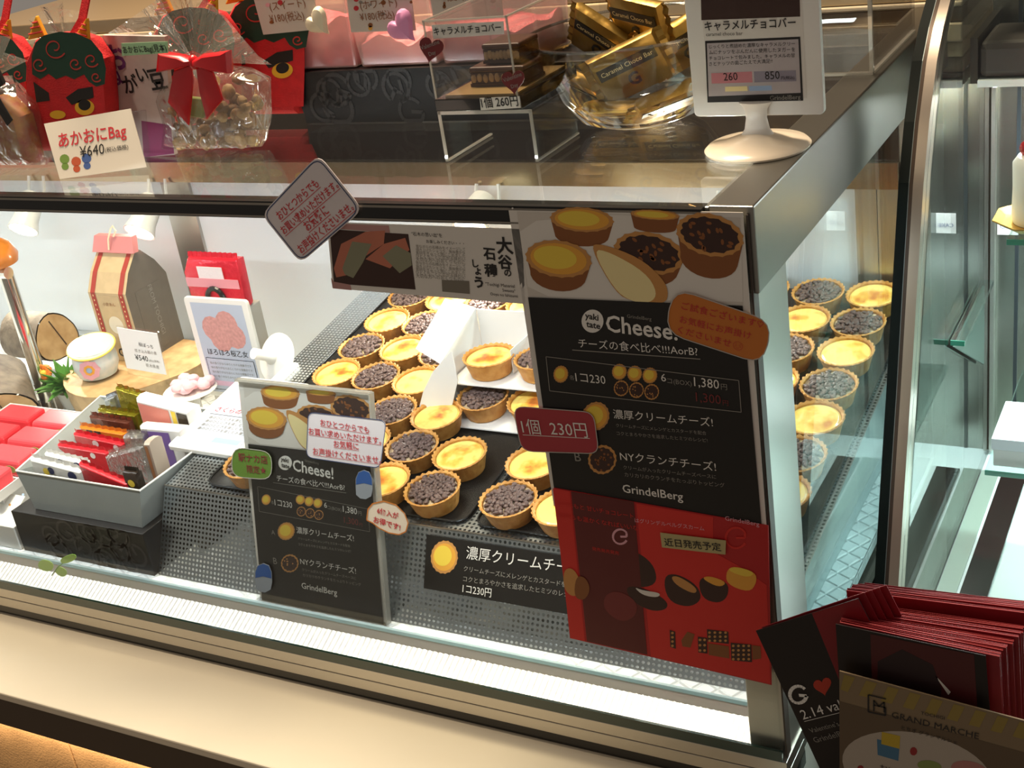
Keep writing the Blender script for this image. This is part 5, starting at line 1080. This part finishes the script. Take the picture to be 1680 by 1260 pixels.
obj('round_foot', MB().lathe([(.046, 0), (.047, .002), (.044, .005), (.030, .0075), (.016, .012), (.004, .014)], 44, (-.041, .155, ZT)), pm('cream_plastic', '#f0e2cc', .25, coat=.4), sg, smooth=True)
# ------------------------------------------------------------------ neighbouring curved cake case at right
nc = thing('cake_case', 'curved glass cake case with stainless end trim at the right edge', 'display case', (.4, .45, -.05))
PR = [(.10, -.16), (.135, -.06), (.160, .0), (.188, .079), (.222, .170), (.260, .267), (.295, .365), (.331, .462), (.360, .515), (.398, .566), (.430, .592), (.468, .613), (.53, .632), (.62, .642)]
def ribbon(x0, x1, dy0, dy1):
    b = MB(); n = len(PR); v = []
    for x in (x0, x1):
        for dy in (dy0, dy1): v += [(x, y+dy, z) for y, z in PR]
    f = []
    for i in range(n-1):
        f += [(i, i+1, 2*n+i+1, 2*n+i), (n+i, 3*n+i, 3*n+i+1, n+i+1), (i, n+i, n+i+1, i+1), (2*n+i, 2*n+i+1, 3*n+i+1, 3*n+i)]
    f += [(0, 2*n, 3*n, n), (n-1, 2*n-1, 4*n-1, 3*n-1)]; return b.add(v, f)
obj('black_gasket', ribbon(.0395, .0497, .0, .035), pm('black_rubber', '#04100d', .7, spec=.2), nc)
obj('gasket_line', ribbon(.0497, .0505, -.001, .02), pm('gasket_line_grey', '#8a9696', .3, .6), nc)
obj('end_trim_edge', ribbon(.0505, .0545, -.002, .03), pm('bronze_edge', '#4f4239', .35, .6), nc, smooth=True)
obj('end_trim', ribbon(.0545, .0645, -.004, .03), brushed('trim_steel', '#c2b5a6', .3), nc, smooth=True)
obj('curved_glass', ribbon(.0646, .85, .010, .014), glass('cake_case_glass', (.96, .985, .975), f0=.03), nc, smooth=True)
XN = .066
obj('end_glass', MB().extrude([(.0655, y+.03, z) for y, z in PR]+[(.0655, .71, .642), (.0655, .71, -.16)], (-.003, 0, 0)), glass('end_glass', (.93, .97, .96), f0=.05), nc)
BW = brushed('cake_back_steel', '#a8aaa2', .24, (60, 60, 1), .12)
obj('back_panel', MB().box(.0656, .094, .70, .712, -.05, .60), BW, nc); obj('back_panel', MB().box(.0985, .30, .70, .712, -.05, .60), BW, nc); obj('back_panel', MB().box(.302, .85, .70, .712, -.05, .60), BW, nc)
obj('back_seam', MB().box(.094, .0985, .698, .712, -.05, .60), pm('seam_dark', '#20272c', .4), nc)
obj('case_floor', MB().box(.0656, .85, .16, .70, -.05, -.036), pm('cake_floor_white', '#eaf1f4', .35), nc)
obj('floor_rail', MB().box(.0665, .088, .25, .64, -.0358, -.0335), pm('rail_sage', '#a9b5ab', .4, .4), nc); obj('floor_channel', MB().box(.092, .122, .25, .635, -.0358, -.0325), brushed('channel_steel', '#5b5654', .3, (60, 1, 60)), nc)
obj('hood', MB().box(.074, .85, .56, .66, .505, .545), pm('hood_steel', '#37322e', .6), nc, bevel=.008); obj('hood_end_cap', MB().box(.0656, .0735, .56, .70, .50, .55), STEELD, nc); obj('hood_light_edge', MB().box(.074, .85, .555, .66, .497, .5045), pm('hood_white', '#e6eeee', .4), nc)
obj('case_top', MB().box(.0656, .85, .60, .72, .632, .645), STEEL, nc); obj('case_base', MB().box(.0396, .85, .12, .72, -.9, -.16), pm('base_panel_pale', '#c9c9c1', .45), nc); obj('case_plinth', MB().box(.0656, .85, .14, .72, -.16, -.051), STEEL, nc)
GEDGE = pm('shelf_edge_green', '#2f8a72', .15, coat=.5, spec=.8)
def shelf(x0, x1, y0, y1, z, nm='glass_shelf'):
    s_ = obj(nm, MB().box(x0, x1, y0, y1, z, z+.006), glass('shelf_glass', (.9, .97, .95), f0=.08), nc); obj('shelf_edge', MB().box(x0, x1, y0-.0015, y0-.0002, z, z+.006), GEDGE, s_)
shelf(.131, .85, .40, .62, .374); shelf(.111, .85, .40, .66, .100); shelf(.0668, .082, .44, .62, .238)
obj('shelf_bracket', MB().extrude([(.069, .44, .236), (.069, .62, .236), (.069, .62, .13)], (.0025, 0, 0)), brushed('bracket_steel', '#8ea39f', .3), nc)
obj('shelf_upright', MB().box(.0668, .0715, .685, .6995, -.03, .5), STEELV, nc)
# cakes
CRM = pm('whipped_cream', '#f1ede2', .5, sub=.1, bump=.25, bscale=60); BERRY = pm('berry_red', '#b5101c', .25, coat=.4); GOLDP = pm('gold_plate', '#c9a24a', .25, .8)
def cake(x, y, z, label):
    t = thing('cream_cake', label, 'cake', (x, y, z), None)
    pts = [(x+.050*math.cos(R(a)), y+.050*math.sin(R(a)), z) for a in range(22, 382, 45)]
    obj('gold_plate', MB().add(pts+[(x+(p[0]-x)*.82, y+(p[1]-y)*.82, z+.001) for p in pts]+[(p[0], p[1], z+.007) for p in pts], [tuple(range(8, 16))]+[(8+i, 8+(i+1) % 8, 16+(i+1) % 8, 16+i) for i in range(8)]), GOLDP, t, solid=.0012)
    obj('cake_body', MB().lathe([(.028, .0025), (.0295, .01), (.0285, .04), (.029, .066), (.024, .073), (.0005, .074)], 32, (x, y, z)), CRM, t, smooth=True)
    for i in range(6):
        a = i*1.047; obj('berry', MB().ball((x+.015*math.cos(a), y+.015*math.sin(a), z+.080), (.008, .008, .0085), 10, 8), BERRY, t, smooth=True)
    obj('strawberry', MB().lathe([(.0005, .03), (.006, .024), (.0105, .012), (.009, .003), (.003, 0)], 16, (x, y, z+.086)), pm('strawberry', '#d8232a', .3, coat=.3), t, smooth=True)
cake(.157, .45, .3805, 'white cream cake topped with red berries on a gold plate')
wx = thing('white_cake_box', 'white box on the lower glass shelf of the cake case', 'box', (.16, .47, .1065))
obj('box_body', MB().box(.118, .22, .41, .50, .1065, .128), WHITE, wx, bevel=.001); obj('box_lid', MB().box(.116, .222, .408, .502, .1281, .142), PANELW, wx, bevel=.001)
tg2 = Panel('price_tag', (.089, .60, .31), (.112, .60, .31), (.089, .60, .335), WHITE, .001, 'small white tag high on the back of the cake case', 'price tag'); tg2.text('lettering', INKB, 'CAKE', (.003, .008), (.02, .008), local=True); tg2.done()
# teal paper seen between the two cases
tp = Panel('teal_paper', (-.075, .735, .335), (-.02, .735, .335), (-.075, .735, .47), pm('teal_paper', '#6f9aa0', .6), .002, 'teal paper notice behind the end of the glass case', 'notice', outline=[(1437, 243), (1474, 205), (1474, 300), (1462, 265), (1450, 290), (1437, 286)])
tp.done()

# ------------------------------------------------------------------ leaflets in front
RL = pm('leaflet_red', '#84121c', .45, var=.12, vscale=40); RLD = pm('leaflet_dark', '#160f10', .4); RLE = pm('leaflet_edge', '#a83a3e', .6)
rk = thing('leaflet_rack', 'dark acrylic rack holding the red leaflets in front of the case', 'rack', (.16, -.09, -.05))
obj('rack_floor', MB().box(.05, .34, -.16, -.0, .012, .018), BLACK, rk); obj('rack_back', MB().box(.05, .34, -.003, .0, .018, .14), BLACK, rk); obj('rack_post', MB().box(.17, .20, -.09, -.06, -.9, .012), BLACK, rk); obj('rack_foot', MB().box(.08, .30, -.2, .05, -.9, -.885), BLACK, rk)
obj('rack_front', MB().box(.05, .34, -.166, -.163, .012, .06), ACRYL, rk)
def leaf3(ptl, ptr, Y, lab, grp='red leaflets in the rack', mat=None, tilt=0, twist=0, bottom=.0185):
    """folded leaflet: two sheets meeting at a fold; corners given at its top edge"""
    a, b = at(*ptl, Y=Y), at(*ptr, Y=Y+twist); t = thing('leaflet', lab, 'leaflet', ((a.x+b.x)/2, Y, bottom), grp)
    A, B = V3((a.x+.012, a.y-.004, bottom)), V3((b.x+.012, b.y-.004, bottom))
    obj('front_sheet', MB().extrude([A, B, b, a], (0, .0005, 0)), mat or RL, t)
    obj('back_sheet', MB().extrude([A+V3((0, .0022, 0)), B+V3((0, .001, 0)), b+V3((0, .001, .001)), a+V3((0, .0024, .001))], (0, .0005, 0)), RL, t)
    obj('paper_edge', MB().extrude([a+V3((0, -.0001, 0)), b+V3((0, -.0001, 0)), b+V3((0, -.0001, .0007)), a+V3((0, -.0001, .0007))], (0, .0008, 0)), RLE, t); return t
rr = random.Random(21)
for i in range(16):
    j = rr.uniform(-5, 5); leaf3((1392+2.0*i+j, 968-.3*i+rr.uniform(-4, 4)), (1706+j, 1008-1.2*i+rr.uniform(-4, 4)), -.066+.0036*i, 'red leaflet in the rear stack of the rack', twist=rr.uniform(-.001, .001))
for i in range(12):
    j = rr.uniform(-4, 4); k = i/11
    leaf3((1378+2.4*i+j, 1022-2.6*i+rr.uniform(-2.5, 2.5)), (1640+4*i+j, 1078-4.5*i+rr.uniform(-2.5, 2.5)), -.114+.0036*i, 'red leaflet in the front stack of the rack', twist=rr.uniform(-.001, .001))
# dark front leaflet with cake picture
dl = Panel('dark_leaflet', at(1380, 1300, Y=-.121), at(1640, 1350, Y=-.121), at(1371, 1024, Y=-.121), RLD, .0008, 'dark leaflet with a black band at the front of the stack', 'leaflet', outline=[(1390, 1330), (1640, 1380), (1617, 1076), (1371, 1024)])
dl.poly('red_field', pm('leaflet_maroon', '#4a1416', .45), [(1428, 1040), (1598, 1074), (1606, 1200), (1432, 1160)]).new(.0001).poly('printed_cake', pm('print_dark_cake', '#241113', .5), [(1440, 1085), (1480, 1065), (1530, 1090), (1545, 1130), (1540, 1160), (1440, 1140)]).new().poly('printed_plate', PLATE, [(1532, 1105), (1560, 1135), (1556, 1140)]).done()
# tilted black leaflet with the heart, and two more fanned behind it
for i in range(4):
    y = -.098+.004*i; dx, dy = 10+12*i, -6-4*i
    f_ = Panel('fanned_leaflet', at(1345+dx, 1262+dy, Y=y), at(1440+dx, 1220+dy, Y=y), at(1240+dx, 1035+dy, Y=y), RL, .0006, ['red leaflet directly behind the tilted black one', 'second red leaflet fanned behind the black one', 'third red leaflet fanned behind the black one', 'rearmost red leaflet of the tilted fan'][i], 'leaflet', 'fanned leaflets beside the rack', outline=[(1390+dx, 1350+dy), (1560+dx, 1280+dy), (1408+dx, 978+dy), (1240+dx, 1035+dy)])
    f_.line('paper_edge', RLE, [(1240+dx, 1035+dy), (1408+dx, 978+dy)], .0007).done()
gh = Panel('heart_leaflet', at(1345, 1262, Y=-.104), at(1440, 1220, Y=-.104), at(1240, 1035, Y=-.104), RLD, .0006, 'tilted black leaflet with a white G and red heart', 'leaflet', 'fanned leaflets beside the rack', outline=[(1384, 1345), (1560, 1280), (1408, 982), (1240, 1035)])
gh.poly('red_half', RL, [(1332, 1006), (1408, 982), (1560, 1280), (1460, 1318)])
c = (1310, 1139); gh.line('letter_mark', INKW, [(c[0]+14*math.cos(R(t)), c[1]+14*math.sin(R(t))) for t in range(-40, -321, -20)]+[(c[0]+14, c[1]+2), (c[0]+1, c[1]+1)], .0030)
pts = []
for i in range(26):
    t = 2*math.pi*i/26; x = math.sin(t)**3; z = -(13*math.cos(t)-5*math.cos(2*t)-2*math.cos(3*t)-math.cos(4*t))/16; pts.append((1350+(x*.97+z*.24)*15, 1125+(z*.97-x*.24)*16))
gh.new(.0001).poly('red_heart', pm('heart_orange_red', '#b5341f', .5), pts[::-1])
gh.text('lettering', INKW, '2.14 valentine', (1318, 1180), (1440, 1146), shear=.2).line('rule', INKW, [(1320, 1183), (1380, 1168)], .0005).text('small_print', INKG, "Valentine's Day", (1331, 1202), (1400, 1184)).text('small_print', INKG, 'GrindelBerg', (1338, 1218), (1400, 1202)).done()
# the beige card in front
gm = Panel('market_card', at(1380, 1320, Y=-.132), at(1690, 1400, Y=-.132), at(1377, 1101, Y=-.132), pm('card_khaki', '#7d6a50', .6), .0012, 'beige market card with logo and plate picture before the leaflets', 'card', outline=[(1378, 1345), (1700, 1440), (1694, 1186), (1377, 1101)])
KH = pm('card_gold_stripe', '#8a7638', .6); KH2 = pm('card_brown', '#5d4c38', .6); PLC = pm('card_plate', '#a89c8e', .6)
gm.poly('lower_field', KH2, [(1377, 1150), (1694, 1238), (1698, 1400), (1378, 1320)])
def ey(x, f): return 1102+(x-1377)*.268+f*48
for i in range(9):
    x = 1385+36*i; gm.new().poly('gold_stripe', KH, [(x, ey(x, .05)), (x+18, ey(x+18, .05)), (x+6, ey(x+6, .62)), (x-12 if i else x-6, ey(x-12, .62))][::-1])
gm.new(.0001).ell('printed_plate', PLC, (1505, 1265), 125, 62, 12, 40)
gm.new(.0001).poly('printed_cake_base', pm('card_blue', '#3f6a86', .6), [(1439, 1212), (1476, 1222), (1474, 1248), (1440, 1238)]).new(.0001).poly('printed_cake_top', pm('card_yellow', '#b59a2a', .6), [(1447, 1200), (1477, 1207), (1476, 1228), (1446, 1220)])
gm.new().ell('printed_berry', pm('card_berry', '#8c2222', .6), (1499, 1232), 6, 7, 0, 10); gm.new().ell('printed_melon', pm('card_green', '#7d8a4a', .6), (1525, 1256), 20, 9, 8, 16); gm.new().ell('printed_peach', pm('card_pink', '#a8706a', .6), (1590, 1262), 30, 14, 10, 16); gm.new().ell('printed_berry', MATS['card_berry'], (1412, 1259), 5, 4, 0, 10)
lg = [(1425, 1139), (1454, 1146), (1453, 1150)]
gm.line('logo_mark', INKK, [(1454, 1146), (1425, 1139), (1425, 1167), (1453, 1173), (1453, 1160), (1434, 1156)], .0012).line('logo_mark', INKK, [(1434, 1166), (1434, 1148), (1442, 1158), (1451, 1151), (1451, 1168)], .0011)
gm.text('headline', INKK, 'GRAND MARCHE', (1463, 1176), (1606, 1212)).text('lettering', INKK, 'とちぎ グランマルシェ', (1479, 1195), (1570, 1220)).text('small_print', INKK, 'TOCHIGI', (1511, 1171), (1550, 1180)).text('lettering', INKK, 'おいしい', (1444, 1262), (1500, 1275)).done()
# ------------------------------------------------------------------ tidy
bpy.data.objects.remove(_fo); bpy.data.curves.remove(_fc)
